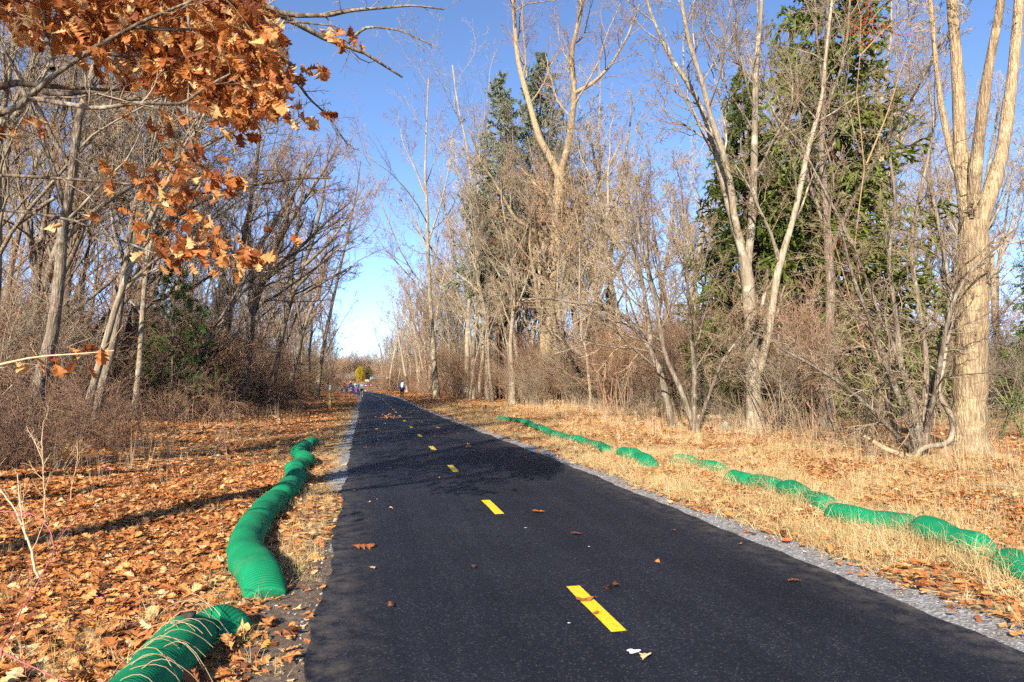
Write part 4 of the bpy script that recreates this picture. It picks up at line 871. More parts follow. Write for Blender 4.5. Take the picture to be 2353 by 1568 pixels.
B_ = [obr([(-160, 330), (0, 262), (81, 230), (109, 202), (121, 161), (169, 133), (226, 109), (258, 85), (306, 60), (363, 32, -.1), (431, 8, -.2), (520, -30, -.3)], .026, .008, start=T_at(2.6)),
      obr([(100, 212), (121, 220), (210, 210, .1), (274, 230, .2), (351, 226, .3), (439, 206, .3), (520, 190, .3), (600, 180, .3)], .022, .006),
      obr([(81, 228), (169, 242, -.2), (226, 250, -.3), (320, 236, -.4), (423, 242, -.4), (467, 202, -.4), (530, 170, -.4)], .02, .006),
      obr([(-160, 235, .4), (0, 202, .4), (32, 181, .4), (81, 181, .4), (121, 193, .5), (181, 214, .6), (260, 225, .7), (360, 180, .8), (460, 120, .8)], .036, .008, start=T_at(2.9)),
      obr([(121, 160), (117, 133, .1), (103, 73, .2), (101, 12, .2), (90, -60, .2)], .022, .01),
      obr([(-200, 440, .6), (0, 395, .6), (80, 408, .5), (200, 415, .4), (265, 418, .3), (350, 432, .2), (480, 428, .2), (540, 415, .2)], .016, .004, start=T_at(2.0)),
      obr([(-200, 480, 1), (0, 480, .9), (100, 492, .8), (180, 505, .7), (260, 545, .5), (310, 580, .4), (400, 588, .3), (500, 590, .2), (590, 585, .2)], .016, .004, start=T_at(1.8)),
      obr([(200, 120, .2), (300, 130, .3), (420, 110, .4), (520, 90, .5), (640, 120, .5)], .015, .005), obr([(300, 62), (420, 70), (540, 60), (680, 50), (770, 60)], .015, .005),
      obr([(430, 10), (440, 120), (430, 260), (440, 330), (450, 370)], .01, .004)]
BARE = [obr([(300, -140, .8), (480, -60, 1.2), (600, 5, 1.4), (645, 30, 1.5), (685, 68, 1.6), (745, 95, 1.7), (800, 98, 1.8), (862, 133, 1.9), (925, 178, 2.)], .05, .01, start=T_at(6.), m_='bark_dark'),
        obr([(590, 0, 1.4), (640, 28, 1.3), (677, 36, 1.2), (754, 36, 1.1), (806, 24, 1.), (862, 20, 1.), (950, 12, .9), (1020, 22, .9)], .028, .006, m_='bark_grey'),
        obr([(800, 98, 1.8), (835, 65, 1.7), (862, 62, 1.6), (920, 70, 1.5), (975, 95, 1.5), (1010, 112, 1.4)], .016, .004, m_='bark_dark'),
        obr([(620, 150, .6), (641, 177, .6), (685, 190, .6), (709, 226, .6), (754, 266, .6), (786, 315, .6), (810, 350, .6)], .016, .004, m_='bark_grey')]
P = np.stack([resample(p, r, 14)[0] for p, r in B_]); R = np.stack([resample(p, r, 14)[1] for p, r in B_])
Pb = np.stack([resample(p, r, 14)[0] for p, r in BARE]); Rb = np.stack([resample(p, r, 14)[1] for p, r in BARE])
cs = crown_sets(P, R, [dict(K=9, lo=.12, hi=.26, ang=45, n=6, up=.1, wig=.18, t0=.25, rf=.5, rmin=.0022), dict(K=4, lo=.3, hi=.6, ang=40, n=4, up=.0, wig=.2, rf=.6, rmin=.0016)])
cs += crown_sets(Pb, Rb, [dict(K=9, lo=.12, hi=.3, ang=50, n=6, up=.1, wig=.22, t0=.35, rf=.4, rmin=.0022), dict(K=4, lo=.3, hi=.55, ang=45, n=4, up=.0, wig=.25, rf=.6, rmin=.0016)])
# the oak's own upper crown above the picture
U1, UR1 = grow(tr_p[None], tr_r[None], 11, .2, .36, 62, 9, up=.12, wig=.16, t0=.36, rf=.42, rtip=.3, bias=(.25, .1, 0))
cs2 = crown_sets(U1, UR1, [dict(K=8, lo=.25, hi=.45, ang=48, n=6, up=.1, wig=.2, rf=.45, rmin=.006, sides=4), dict(K=6, lo=.3, hi=.55, ang=45, n=4, up=.05, wig=.2, rmin=.004), dict(K=4, lo=.3, hi=.6, ang=45, n=3, wig=.2, rmin=.003)])
V, Q = tubes(cs+[(U1, UR1, 6)]+cs2); link('twigs', np_mesh('twigs', V, Q, M['twig_grey']), oak)
poly = np.array([(-60, -90), (-60, 40), (0, 50), (40, 85), (100, 110), (170, 140), (230, 180), (290, 195), (360, 205), (440, 235), (520, 285), (580, 275), (645, 258), (668, 185), (660, 120), (640, 60), (600, 20), (585, -90)], float)
def inside(x, y):
    c = np.zeros(len(x), bool); j = len(poly)-1
    for i in range(len(poly)):
        xi, yi = poly[i]; xj, yj = poly[j]
        c ^= ((yi > y) != (yj > y)) & (x < (xj-xi)*(y-yi)/(yj-yi+1e-9)+xi); j = i
    return c
x = RNG.uniform(-60, 670, 8000); y = RNG.uniform(-90, 290, 8000); k = inside(x, y)
dens = .35+.65*sm(-50, 300, x); dens *= np.where((x < 330) & (y > 110), .25, 1.); k &= RNG.random(8000) < dens
lx, ly = x[k][:3000], y[k][:3000]; lz = Dk+np.where(lx < 430, RNG.uniform(-.05, 1.3, len(lx)), RNG.uniform(-.45, .9, len(lx)))
for cx, cy, rad, n, dz in [(775, 75, 26, 10, .9), (800, 95, 16, 4, 1.), (730, 165, 24, 9, .5), (700, 268, 30, 12, .3), (560, 310, 26, 8, .1), (440, 350, 34, 16, .3), (310, 395, 45, 15, .2), (370, 415, 50, 15, .1), (400, 440, 60, 12, .1), (490, 408, 38, 24, .0), (500, 440, 25, 8, 0), (380, 470, 22, 6, 0),
                           (440, 520, 38, 15, .1), (345, 562, 34, 10, .2), (400, 570, 40, 12, .1), (460, 575, 40, 14, 0), (545, 578, 55, 40, 0), (580, 600, 30, 12, 0), (75, 290, 18, 5, .2), (15, 300, 14, 4, .2), (370, 272, 60, 14, .1), (480, 265, 50, 18, 0), (130, 515, 20, 3, .6), (200, 512, 18, 4, .5)]:
    q = RNG.normal(size=(n, 2))*np.array([rad, rad*.55]); lx = np.append(lx, cx+q[:, 0]); ly = np.append(ly, cy+q[:, 1]); lz = np.append(lz, Dk+dz+RNG.normal(size=n)*.12)
n = len(lx); LP = np.array([U(a, b_, c) for a, b_, c in zip(lx, ly, lz)])-OB
ax = unit(np.array([.45, .1, -.75])+RNG.normal(size=(n, 3))*.55)
from mathutils import Matrix
def eul(a, seed):
    a = Vector(a); q = a.to_track_quat('Y', 'Z'); q = q @ Vector((0, 1, 0)).rotation_difference(Vector((0, 1, 0))); e = (q.to_matrix() @ Matrix.Rotation(seed, 3, 'Y')).to_euler(); return e
EU = np.array([list(eul(a, RNG.uniform(-1.3, 1.3))) for a in ax]); SC = RNG.uniform(.07, .14, n)
LP = LP-ax*SC[:, None]*.3
fr = np.argsort(-(SC/np.array(lz)))
show = [i for i in fr if 0 < lx[i] < 900 and ly[i] > 0][:300]; rest = np.setdiff1d(np.arange(n), show)
for i in show:
    l = link('leaf', OAK[i % len(OAK)], oak); l.location = LP[i]; l.rotation_euler = EU[i]; l.scale = (SC[i],)*3
hl, hb = [], []  # unseen leafy limbs added above the frame to cast shade on the path
for c_ in ((-6.5, 3, 7.2), (-5.6, 2.2, 7), (-5, 2, 6.8), (-4.4, 2.2, 6.6), (-6, 4, 8), (-7, 4.2, 8), (-4.2, 2.6, 7.2), (-5.2, 3.6, 7.8), (-5.6, 1.6, 6.6)):
    c_ = np.array(c_)-OB; hl.append(c_+RNG.normal(size=(120, 3))*np.array([.55, .5, .3])); st_ = tr_p[np.argmin(np.abs(tr_p[:, 2]-(c_[2]-1.3)))]
    hb.append(resample([st_, (st_+c_)/2+np.array([0, 0, .15]), c_, c_+unit(c_-st_)*.5], [.035, .025, .014, .006], 12))
hl = np.concatenate(hl); ax2 = unit(np.array([.3, .1, -.7])+RNG.normal(size=hl.shape)*.6)
Ph = np.stack([a for a, _ in hb]); Rh = np.stack([b_ for _, b_ in hb]); V, Q = tubes([(Ph, Rh, 6)]+crown_sets(Ph, Rh, [dict(K=9, lo=.15, hi=.35, ang=50, n=5, wig=.2, t0=.4, rmin=.003), dict(K=4, lo=.3, hi=.6, ang=45, n=3, wig=.2, rmin=.002)]))
link('shade_boughs', np_mesh('shade_boughs', V, Q, M['bark_grey']), oak)
o = scatter('foliage', np.concatenate([LP[rest], hl]), np.concatenate([EU[rest], np.array([list(eul(a, RNG.uniform(-1.3, 1.3))) for a in ax2])]), np.concatenate([SC[rest], RNG.uniform(.1, .16, len(hl))]), OAK, parent=oak)
# a low leafy twig of the oak in front of the brush
tw = empty('oak_sapling', (-4.1, 5.1, float(gz(-4.1, 5.1)))); tag(tw, 'low pale twig with a few curled leaves in front of the left brush', 'sapling')
TB = np.array(tw.location)
p, r = resample([TB, TB+np.array([.1, .05, .7]), U(-90, 862, 4.6), U(0, 838, 4.6), U(80, 818, 4.6), U(170, 815, 4.6), U(262, 806, 4.6)], [.02, .016, .012, .008, .006, .005, .003], 24)
cs = crown_sets((p-TB)[None], r[None], [dict(K=9, lo=.1, hi=.22, ang=40, n=5, wig=.18, t0=.35, rmin=.002)])
V, Q = tubes([((p-TB)[None], r[None], 6)]); link('stem', np_mesh('stem', V, Q, M['straw_stem']), tw)
V, Q = tubes(cs); link('twigs', np_mesh('twigs', V, Q, M['straw_stem']), tw)
for i, (a, b_) in enumerate([(68, 800), (76, 822), (90, 838), (104, 830), (162, 806), (185, 812), (207, 812), (232, 806), (248, 808), (175, 832), (198, 842), (128, 842), (70, 845)]):
    l = link('leaf', OAK[i % 9], tw); l.location = U(a, b_-8, 4.6+.1*RNG.normal())-TB; l.rotation_euler = eul(unit(np.array([.5, 0, -.6])+RNG.normal(size=3)*.5), RNG.uniform(-1.3, 1.3)); l.scale = (RNG.uniform(.09, .14),)*3

# ------------------------------------------------------------------ small near plants on the left
def stalk(name, label, cat, depth, limbs, m_, lv=None):
    ls_ = [limb(depth, p_, a, c) for p_, a, c in limbs]
    return build_tree(name, label, cat, ls_, lv or [dict(K=9, lo=.12, hi=.35, ang=42, n=5, up=.15, wig=.18, t0=.2, rf=.55, rmin=.0016), dict(K=4, lo=.3, hi=.6, ang=42, n=4, up=.08, wig=.2, rf=.6, rmin=.0012)], M[m_], M[m_], sides=6, flare=False, limb_name='stem')
stalk('dead_weed', 'tall pale branching dead weed on the leaves near the left edge', 'weed', 7.4, [([(106, 1206), (101, 1120), (98, 1040), (97, 990), (106, 965)], .011, .004), ([(99, 1060), (80, 1015), (62, 985)], .006, .003)], 'straw_stem')
stalk('dead_weed', 'pale leaning dead weed low in the left corner', 'weed', 5.2, [([(90, 1330), (62, 1240), (40, 1180), (5, 1130), (-20, 1080)], .01, .004), ([(60, 1240), (45, 1150), (40, 1090)], .006, .003)], 'straw_stem')
stalk('dead_weed', 'thin solitary stalk standing on leaves left of the winding sock', 'weed', 8.6, [([(158, 1163), (163, 1100), (170, 1050), (172, 1010)], .007, .003)], 'straw_stem')
stalk('tree_seedling', 'dark thin seedling rising above leaves near the post', 'sapling', 12.6, [([(524, 1068), (518, 1010), (514, 960), (512, 915)], .009, .003), ([(523, 1060), (500, 1000), (490, 950)], .006, .002), ([(525, 1062), (545, 1010), (555, 970)], .006, .002)], 'twig_brush')
stalk('brier', 'pinkish red brier canes arching up from the lower left corner', 'brier', 3.3, [([(0, 1520), (20, 1470), (45, 1412), (83, 1358), (110, 1290), (125, 1255), (172, 1176)], .004, .002), ([(-20, 1485), (45, 1519), (91, 1540), (160, 1572)], .004, .003), ([(125, 1262), (115, 1215), (75, 1180), (0, 1175)], .003, .002)], 'brier', [dict(K=5, lo=.1, hi=.25, ang=45, n=5, up=.1, wig=.15, t0=.3, rf=.6, rmin=.0013)])

# berries on the vine above the big bush
RNG = np.random.default_rng(61)
bit = empty('bittersweet_vine', tuple(U(2070, 1060, 14.4))); BT = np.array(bit.location); BT[2] = float(gz(BT[0], BT[1])); bit.location = BT
tag(bit, 'climbing vine dotted with orange red berries in front of the towering spruce', 'vine')
pv = [resample(PX(14.4, q_), np.linspace(.02, .005, len(q_)), 14) for q_ in ([(2070, 1070), (2040, 900), (1990, 720), (1960, 560), (1990, 380), (1965, 220), (1985, 60), (1960, -40)], [(2060, 1000), (1985, 800), (1930, 600), (1900, 500)], [(1990, 380), (2040, 260), (2080, 130), (2100, 60)], [(1975, 130), (2040, 60), (2120, 30)])]
P = np.stack([a for a, _ in pv])-BT; R = np.stack([b_ for _, b_ in pv]); V, Q = tubes([(P, R, 6)]); link('stem', np_mesh('stem', V, Q, M['twig_red']), bit)
cs = crown_sets(P, R, [dict(K=13, lo=.1, hi=.25, ang=55, n=6, wig=.25, t0=.3, rmin=.003), dict(K=6, lo=.3, hi=.6, ang=50, n=5, wig=.25, rmin=.0022), dict(K=3, lo=.3, hi=.7, ang=50, n=4, wig=.25, rmin=.002)])
V, Q = tubes(cs); link('twigs', np_mesh('twigs', V, Q, M['twig_red']), bit)
cc = np.concatenate([np.stack([RNG.normal(1990, 28, 150), RNG.normal(55, 28, 150)], 1), np.stack([RNG.normal(2075, 30, 50), RNG.normal(100, 25, 50)], 1), np.stack([RNG.normal(1925, 18, 26), RNG.normal(575, 14, 26)], 1), np.stack([RNG.normal(1965, 22, 16), RNG.normal(685, 8, 16)], 1), np.stack([RNG.normal(1960, 40, 20), RNG.normal(300, 50, 20)], 1)])
oc = np.array([[1, 0, 0], [-1, 0, 0], [0, 1, 0], [0, -1, 0], [0, 0, 1], [0, 0, -1]])*.014; of = np.array([[0, 2, 4], [2, 1, 4], [1, 3, 4], [3, 0, 4], [2, 0, 5], [1, 2, 5], [3, 1, 5], [0, 3, 5]])
bp = np.array([U(a, b_, 14.4+RNG.normal()*.25) for a, b_ in cc])-BT
o = link('berries', np_mesh('berries', (bp[:, None]+oc[None]).reshape(-1, 3), None, M['berry'], T=(np.arange(len(bp))[:, None, None]*6+of[None]).reshape(-1, 3)), bit); o['kind'] = 'stuff'

# green leafy plants low at the right edge
RNG = np.random.default_rng(62)
for i, (px_, dp, lab) in enumerate([(2290, 15.5, 'low green leafy plant right of the massive trunk'), (2345, 17., 'low green leafy plant at the right edge of the picture')]):
    e = empty('leafy_plant', at_ground(px_, dp)); tag(e, lab, 'plant')
    n = 12; a = RNG.random(n)*2*PI; P = np.stack([np.zeros((n, 3)), np.stack([np.cos(a)*.25, np.sin(a)*.25, RNG.uniform(.5, .9, n)], 1), np.stack([np.cos(a)*.7, np.sin(a)*.7, RNG.uniform(.9, 1.7, n)], 1)], 1)
    V, Q = tubes([(P, np.full((n, 3), .006), 4)]); link('stems', np_mesh('stems', V, Q, M['twig_tan']), e)
    p, d = along(P, 26); dd = unit(d+RNG.normal(size=p.shape)*.9); tv, tt = tris_at(p, dd, .11, .018); link('leaves', np_mesh('leaves', tv, None, M['green_leaf'], T=tt, smooth=False), e)

# ------------------------------------------------------------------ logs, stones, sticks
def rod(name, label, cat, pts, rad, m_, sides=10, n=16, group=None):
    p, r = resample(pts, rad, n); r = r*(1+.08*RNG.normal(size=n)); b0 = p[0].copy(); V, Q = tubes([((p-b0)[None], r[None], sides)])
    c0 = len(V); V = np.concatenate([V, [p[0]-b0, p[-1]-b0]]); k = np.arange(sides); k2 = (k+1) % sides
    T = np.concatenate([np.stack([k2, k, np.full(sides, c0)], 1), np.stack([(n-1)*sides+k, (n-1)*sides+k2, np.full(sides, c0+1)], 1)])
    o = link(name, np_mesh(name, V, Q, m_, T=T)); o.location = b0; tag(o, label, cat, group); return o
def gp(px_, depth, dz=0):
    a = at_ground(px_, depth); return np.array([a[0], a[1], a[2]+dz])
rod('split_log', 'pale split log sloping to the ground beside the looping vine', 'log', [U(1985, 1002, 13.4), U(2040, 1035, 13.1), gp(2096, 12.7, .03)], [.03, .05, .06], M['log_wood'])
rod('fallen_log', 'short pale log lying at the foot of the forked ochre trunk', 'log', [gp(1262, 43.5, .14), gp(1295, 43, .12)], [.14, .13], M['log_wood'])
rod('fallen_log', 'long weathered log behind the small tan three stemmed tree', 'log', [gp(1600, 25, .12), gp(1700, 25.5, .12)], [.12, .1], M['log_wood'])
rod('stick', 'curved bare stick lying on leaves short of the marker post', 'stick', [gp(612, 28.5, .05), gp(628, 28, .1), gp(645, 26.5, .04)], [.03, .03, .02], M['straw_stem'], 6)
rod('stick', 'grey branch lying on straw at the right edge', 'stick', [gp(2230, 9.6, .06), gp(2300, 9.2, .12), gp(2380, 8.7, .05)], [.012, .014, .01], M['twig_grey'], 6)
def stone(name, label, loc, s, m_, seed):
    g = np.random.default_rng(seed); import bmesh
    bm = bmesh.new(); bmesh.ops.create_icosphere(bm, subdivisions=3, radius=1)
    for v in bm.verts:
        c = v.co; f = 1+.16*math.sin(c.x*2.3+seed)*math.cos(c.y*2.9)+.1*math.sin(c.z*4+c.x*3+seed); v.co = Vector((c.x*s[0]*f, c.y*s[1]*f, max(-.3, c.z)*s[2]*f))
    me = bpy.data.meshes.new(name); bm.to_mesh(me); bm.free(); me.materials.append(m_); me.polygons.foreach_set('use_smooth', [True]*len(me.polygons))
    o = link(name, me); o.location = loc; tag(o, label, 'stone'); return o
o = stone('soil_clod', 'dark crumb of soil resting on top of the nearest green sock', (-.93, 4.12, .235), (.04, .05, .018), M['clod'], 9); o['category'] = 'soil'
stone('boulder', 'pale tan boulder beside the golden evergreen', (.6, 229, float(gz(.6, 229))+.1), (1.0, .8, .62), M['boulder'], 1)
M['brown_stone'] = plain('brown_stone', (.25, .155, .085), .9, .25, 8, .2, .4)
stone('stone', 'rounded brown stone tucked between the looping vine and the massive trunk', tuple(gp(2168, 13.0, .02)), (.17, .15, .22), M['brown_stone'], 2)
stone('stone', 'grey mossy stone at the foot of the double stemmed tree', tuple(gp(1665, 19.6, .02)), (.14, .14, .3), plain('grey_stone', (.2, .19, .13), .9, .25, 8), 3)
stone('stone', 'small white stone at the path edge before the bend', (path_c(115)+half_w(115)+.3, 115, .05), (.14, .14, .1), M['sign_white'], 4)

# leaves and bits on the asphalt
RNG = np.random.default_rng(71)
def pleaf(label, x, y, s, rz, grp=None, tilt=.12, z=.034):
    l = link('fallen_leaf', LITTER[int(RNG.integers(7))]); l.location = (x, y, z+s*.10); l.scale = (s,)*3; l.rotation_euler = (RNG.normal()*tilt, RNG.normal()*tilt, rz); tag(l, label, 'leaf', grp); return l
pleaf('largest tan oak leaf lying on the left edge of the asphalt', -.1, 6.37, .2, -1.5, tilt=.02)
pleaf('small curled leaf on asphalt a step below the large edge leaf', .09, 5.6, .07, .4)
pleaf('curled leaf standing on edge just right of the nearest yellow dash', 1.68, 4.72, .13, -1.2, tilt=.5)
pleaf('dark reddish leaf lying across the nearest yellow dash', 1.56, 4.53, .14, 1.3)
pleaf('narrow leaf lying alone near the bottom edge of the asphalt', 1.46, 3.5, .09, -.7, tilt=.4)
pleaf('brown leaf right of the second yellow dash', 2.01, 7.6, .15, 1.4)
pleaf('reddish leaf midway along the right lane', 2.08, 6.45, .12, 1.7)
pleaf('brown leaf near the gravel of the right shoulder', 3.18, 4.6, .1, 1.5)
for i in range(70):
    y = 4+34*RNG.random()**1.2; x = RNG.uniform(path_c(y)-half_w(y)+.1, path_c(y)+half_w(y)-.1)
    pleaf('small dry leaf scrap scattered on the dark asphalt', x, y, RNG.uniform(.035, .075) if y < 12 else RNG.uniform(.07, .15), RNG.random()*6.3, 'small leaf scraps on the asphalt', .25)
lt = empty('leafy_twig', (.95, 28.6, .03)); tag(lt, 'fallen twig bunched with dry leaves in the middle of the path', 'twig')
V, Q = tubes([(np.array([[[-.3, 0, .03], [.1, -.05, .06], [.5, -.1, .03], [.95, -.25, .02]]]), np.array([[.012, .012, .009, .006]]), 5)]); link('stem', np_mesh('stem', V, Q, M['twig_brush']), lt)
for i in range(30):
    l = link('leaf', LITTER[i % 7], lt); l.location = (RNG.normal()*.17-.12, RNG.normal()*.1, .04+abs(RNG.normal())*.06); l.rotation_euler = (RNG.normal()*.7, RNG.normal()*.7, RNG.random()*6); l.scale = (RNG.uniform(.08, .13),)*3
def blot(x, y, r):
    a = np.arange(20)*2*PI/20; rr = r*(1+.25*np.sin(a*3+x)+.15*np.sin(a*5)); V = np.concatenate([np.stack([np.cos(a)*rr*1.3, np.sin(a)*rr, np.zeros(20)], 1), [[0, 0, 0]]]); k = np.arange(20)
    o = link('paint_spot', np_mesh('paint_spot', V, None, M['sign_white'], T=np.stack([k, (k+1) % 20, np.full(20, 20)], 1)), path); o.location = (x, y, .0268)
blot(1.47, 3.65, .028); blot(2.0, 6.0, .008); blot(1.25, 4.15, .007); blot(1.62, 6.9, .01)

# ------------------------------------------------------------------ marker post
import bmesh
def prism(name, pts2, y0, y1, m_, parent, bev=.004):
    bm = bmesh.new(); a = [bm.verts.new((x_, y0, z_)) for x_, z_ in pts2]; b2 = [bm.verts.new((x_, y1, z_)) for x_, z_ in pts2]
    bm.faces.new(a); bm.faces.new(b2[::-1]); n = len(a)
    for i in range(n): bm.faces.new((a[i], b2[i], b2[(i+1) % n], a[(i+1) % n]))
    bmesh.ops.recalc_face_normals(bm, faces=bm.faces)
    if bev: bmesh.ops.bevel(bm, geom=bm.edges[:], offset=bev, segments=2, affect='EDGES')
    me = bpy.data.meshes.new(name); bm.to_mesh(me); bm.free(); me.materials.append(m_); return link(name, me, parent)
po = empty('marker_post', (-1.93, 39.7, 0), -.1); tag(po, 'square wooden marker post with a slanted top and white sign', 'post')
prism('post', [(-.055, -.1), (.055, -.1), (.055, 1.3), (-.055, 1.4)], -.05, .05, M['post_wood'], po, .006)
sgn = prism('sign_panel', [(-.053, 1.05), (.053, 1.05), (.053, 1.292), (.01, 1.33), (-.053, 1.345)], -.058, -.052, M['sign_white'], po, .001); sgn['label'] = 'white panel'
prism('sign_emblem', [(-.045, 1.055), (.045, 1.055), (.045, 1.11), (.01, 1.125), (-.045, 1.10)], -.061, -.0585, M['sign_blue'], sgn, 0)
prism('sign_emblem', [(-.02, 1.16), (.02, 1.16), (.03, 1.19), (0, 1.24), (-.03, 1.19)], -.061, -.0585, M['sign_blue'], sgn, 0)
# small white sign among the trees at the bend, and the coloured flags on the verge
e = empty('sign_post', (4.6, 150, float(gz(4.6, 150)))); tag(e, 'tiny white sign on a thin post by the bend', 'sign')
prism('post', [(-.03, -.1), (.03, -.1), (.03, 2.1), (-.03, 2.1)], -.03, .03, M['twig_grey'], e, .004); prism('sign_panel', [(-.3, 2.0), (.3, 2.0), (.3, 2.4), (-.3, 2.4)], -.05, -.034, M['sign_white'], e, .004)
for i, (dx, cl) in enumerate([(0, 'pink_cloth'), (.35, 'shoe_white'), (.7, 'pink_cloth'), (1.0, 'red_cloth'), (1.5, 'shoe_white'), (1.9, 'pink_cloth')]):
    y = 160+i*.8; x0 = float(path_c(y)+half_w(y))+.5+dx; e = empty('marker_flag', (x0, y, float(gz(x0, y)))); tag(e, 'tiny coloured flag in the row on the verge by the bend', 'flag', 'flags on the verge by the bend')
    prism('wire', [(-.01, -.05), (.01, -.05), (.01, .5), (-.01, .5)], -.01, .01, M['twig_grey'], e, 0); prism('flag', [(-.012, .3), (.30, .27), (.32, .5), (-.012, .52)], -.014, -.0105, M[cl], e, 0)

# ------------------------------------------------------------------ house glimpsed through the right wood
hp = gp(1610, 66); ho = empty('house', tuple(hp), -.35); tag(ho, 'white sided house barely showing through the right wood', 'house')
M['siding'] = plain('siding', (.6, .62, .65), .7, .06); M['shingle'] = plain('shingle', (.10, .095, .09), .9, .2); M['pane'] = plain('pane', (.04, .05, .07), .1, .05, 3, .5)
prism('wall', [(-7, -.2), (7, -.2), (7, 3.2), (-7, 3.2)], 0, 9, M['siding'], ho, .02)
bm = bmesh.new(); vv = [bm.verts.new(c_) for c_ in ((-7.4, -.4, 3.1), (7.4, -.4, 3.1), (7.4, 4.5, 5.4), (-7.4, 4.5, 5.4), (-7.4, 9.4, 3.1), (7.4, 9.4, 3.1))]
for f_ in ((0, 1, 2, 3), (3, 2, 5, 4), (0, 3, 4), (1, 5, 2), (0, 4, 5, 1)): bm.faces.new([vv[i] for i in f_])
me = bpy.data.meshes.new('roof'); bm.to_mesh(me); bm.free(); me.materials.append(M['shingle']); link('roof', me, ho)
for zz in (1.0,):
    for xx in (-5.2, -2.6, .2, 2.8, 5.4):
        w_ = prism('window', [(xx-.55, zz), (xx+.55, zz), (xx+.55, zz+1.4), (xx-.55, zz+1.4)], -.05, -.01, M['sign_white'], ho, .006)
        for s_ in (0, 1): prism('pane', [(xx-.47, zz+.07+.66*s_), (xx+.47, zz+.07+.66*s_), (xx+.47, zz+.67+.66*s_), (xx-.47, zz+.67+.66*s_)], -.07, -.055, M['pane'], w_, 0)

# ------------------------------------------------------------------ people
def caps(list_, sides=12):
    Vs, Ts, Qs, off = [], [], [], 0
    for p0, p1, r0, r1 in list_:
        p0, p1 = np.array(p0, float), np.array(p1, float); d = p1-p0; L = np.linalg.norm(d)
        d = d/L if L > 1e-6 else np.array([0, 0, 1.]); ref = np.array([1, 0, 0]) if abs(d[0]) < .8 else np.array([0, 1., 0]); n1 = unit(np.cross(d, ref)); n2 = np.cross(d, n1)
        rings = [(-r0*math.cos(a), r0*math.sin(a)) for a in (.35, .8, 1.25)]+[(L*t, r0+(r1-r0)*t) for t in (.15, .5, .85)]+[(L+r1*math.cos(a), r1*math.sin(a)) for a in (1.25, .8, .35)]
        a = np.arange(sides)*2*PI/sides; V = np.concatenate([p0+d*h+(np.cos(a)[:, None]*n1+np.sin(a)[:, None]*n2)*r for h, r in rings]+[[p0-d*r0], [p1+d*r1]])
        m = len(rings); i = (np.arange(m-1)[:, None]*sides+np.arange(sides)[None]); i2 = np.arange(m-1)[:, None]*sides+((np.arange(sides)+1) % sides)[None]
        Qs.append(np.stack([i, i2, i2+sides, i+sides], -1).reshape(-1, 4)+off); k = np.arange(sides); k2 = (k+1) % sides; c0 = m*sides
        Ts.append(np.concatenate([np.stack([k2, k, np.full(sides, c0)], 1), np.stack([(m-1)*sides+k, (m-1)*sides+k2, np.full(sides, c0+1)], 1)])+off); Vs.append(V); off += len(V)
    return np.concatenate(Vs), np.concatenate(Qs), np.concatenate(Ts)
def fused(name, list_, m_, parent, vox=.014):
    V, Q, T = caps(list_); me = np_mesh(name, V, Q, m_, T=T); o = bpy.data.objects.new(name, me); COL.objects.link(o)
    md = o.modifiers.new('r', 'REMESH'); md.mode = 'VOXEL'; md.voxel_size = vox; md.use_smooth_shade = True
    sm_ = o.modifiers.new('s', 'SMOOTH'); sm_.iterations = 3; sm_.factor = .5
    dg = bpy.context.evaluated_depsgraph_get(); me2 = bpy.data.meshes.new_from_object(o.evaluated_get(dg)); me2.name = name
    bpy.data.objects.remove(o); bpy.data.meshes.remove(me); me2.materials.clear(); me2.materials.append(m_)
    return link(name, me2, parent)
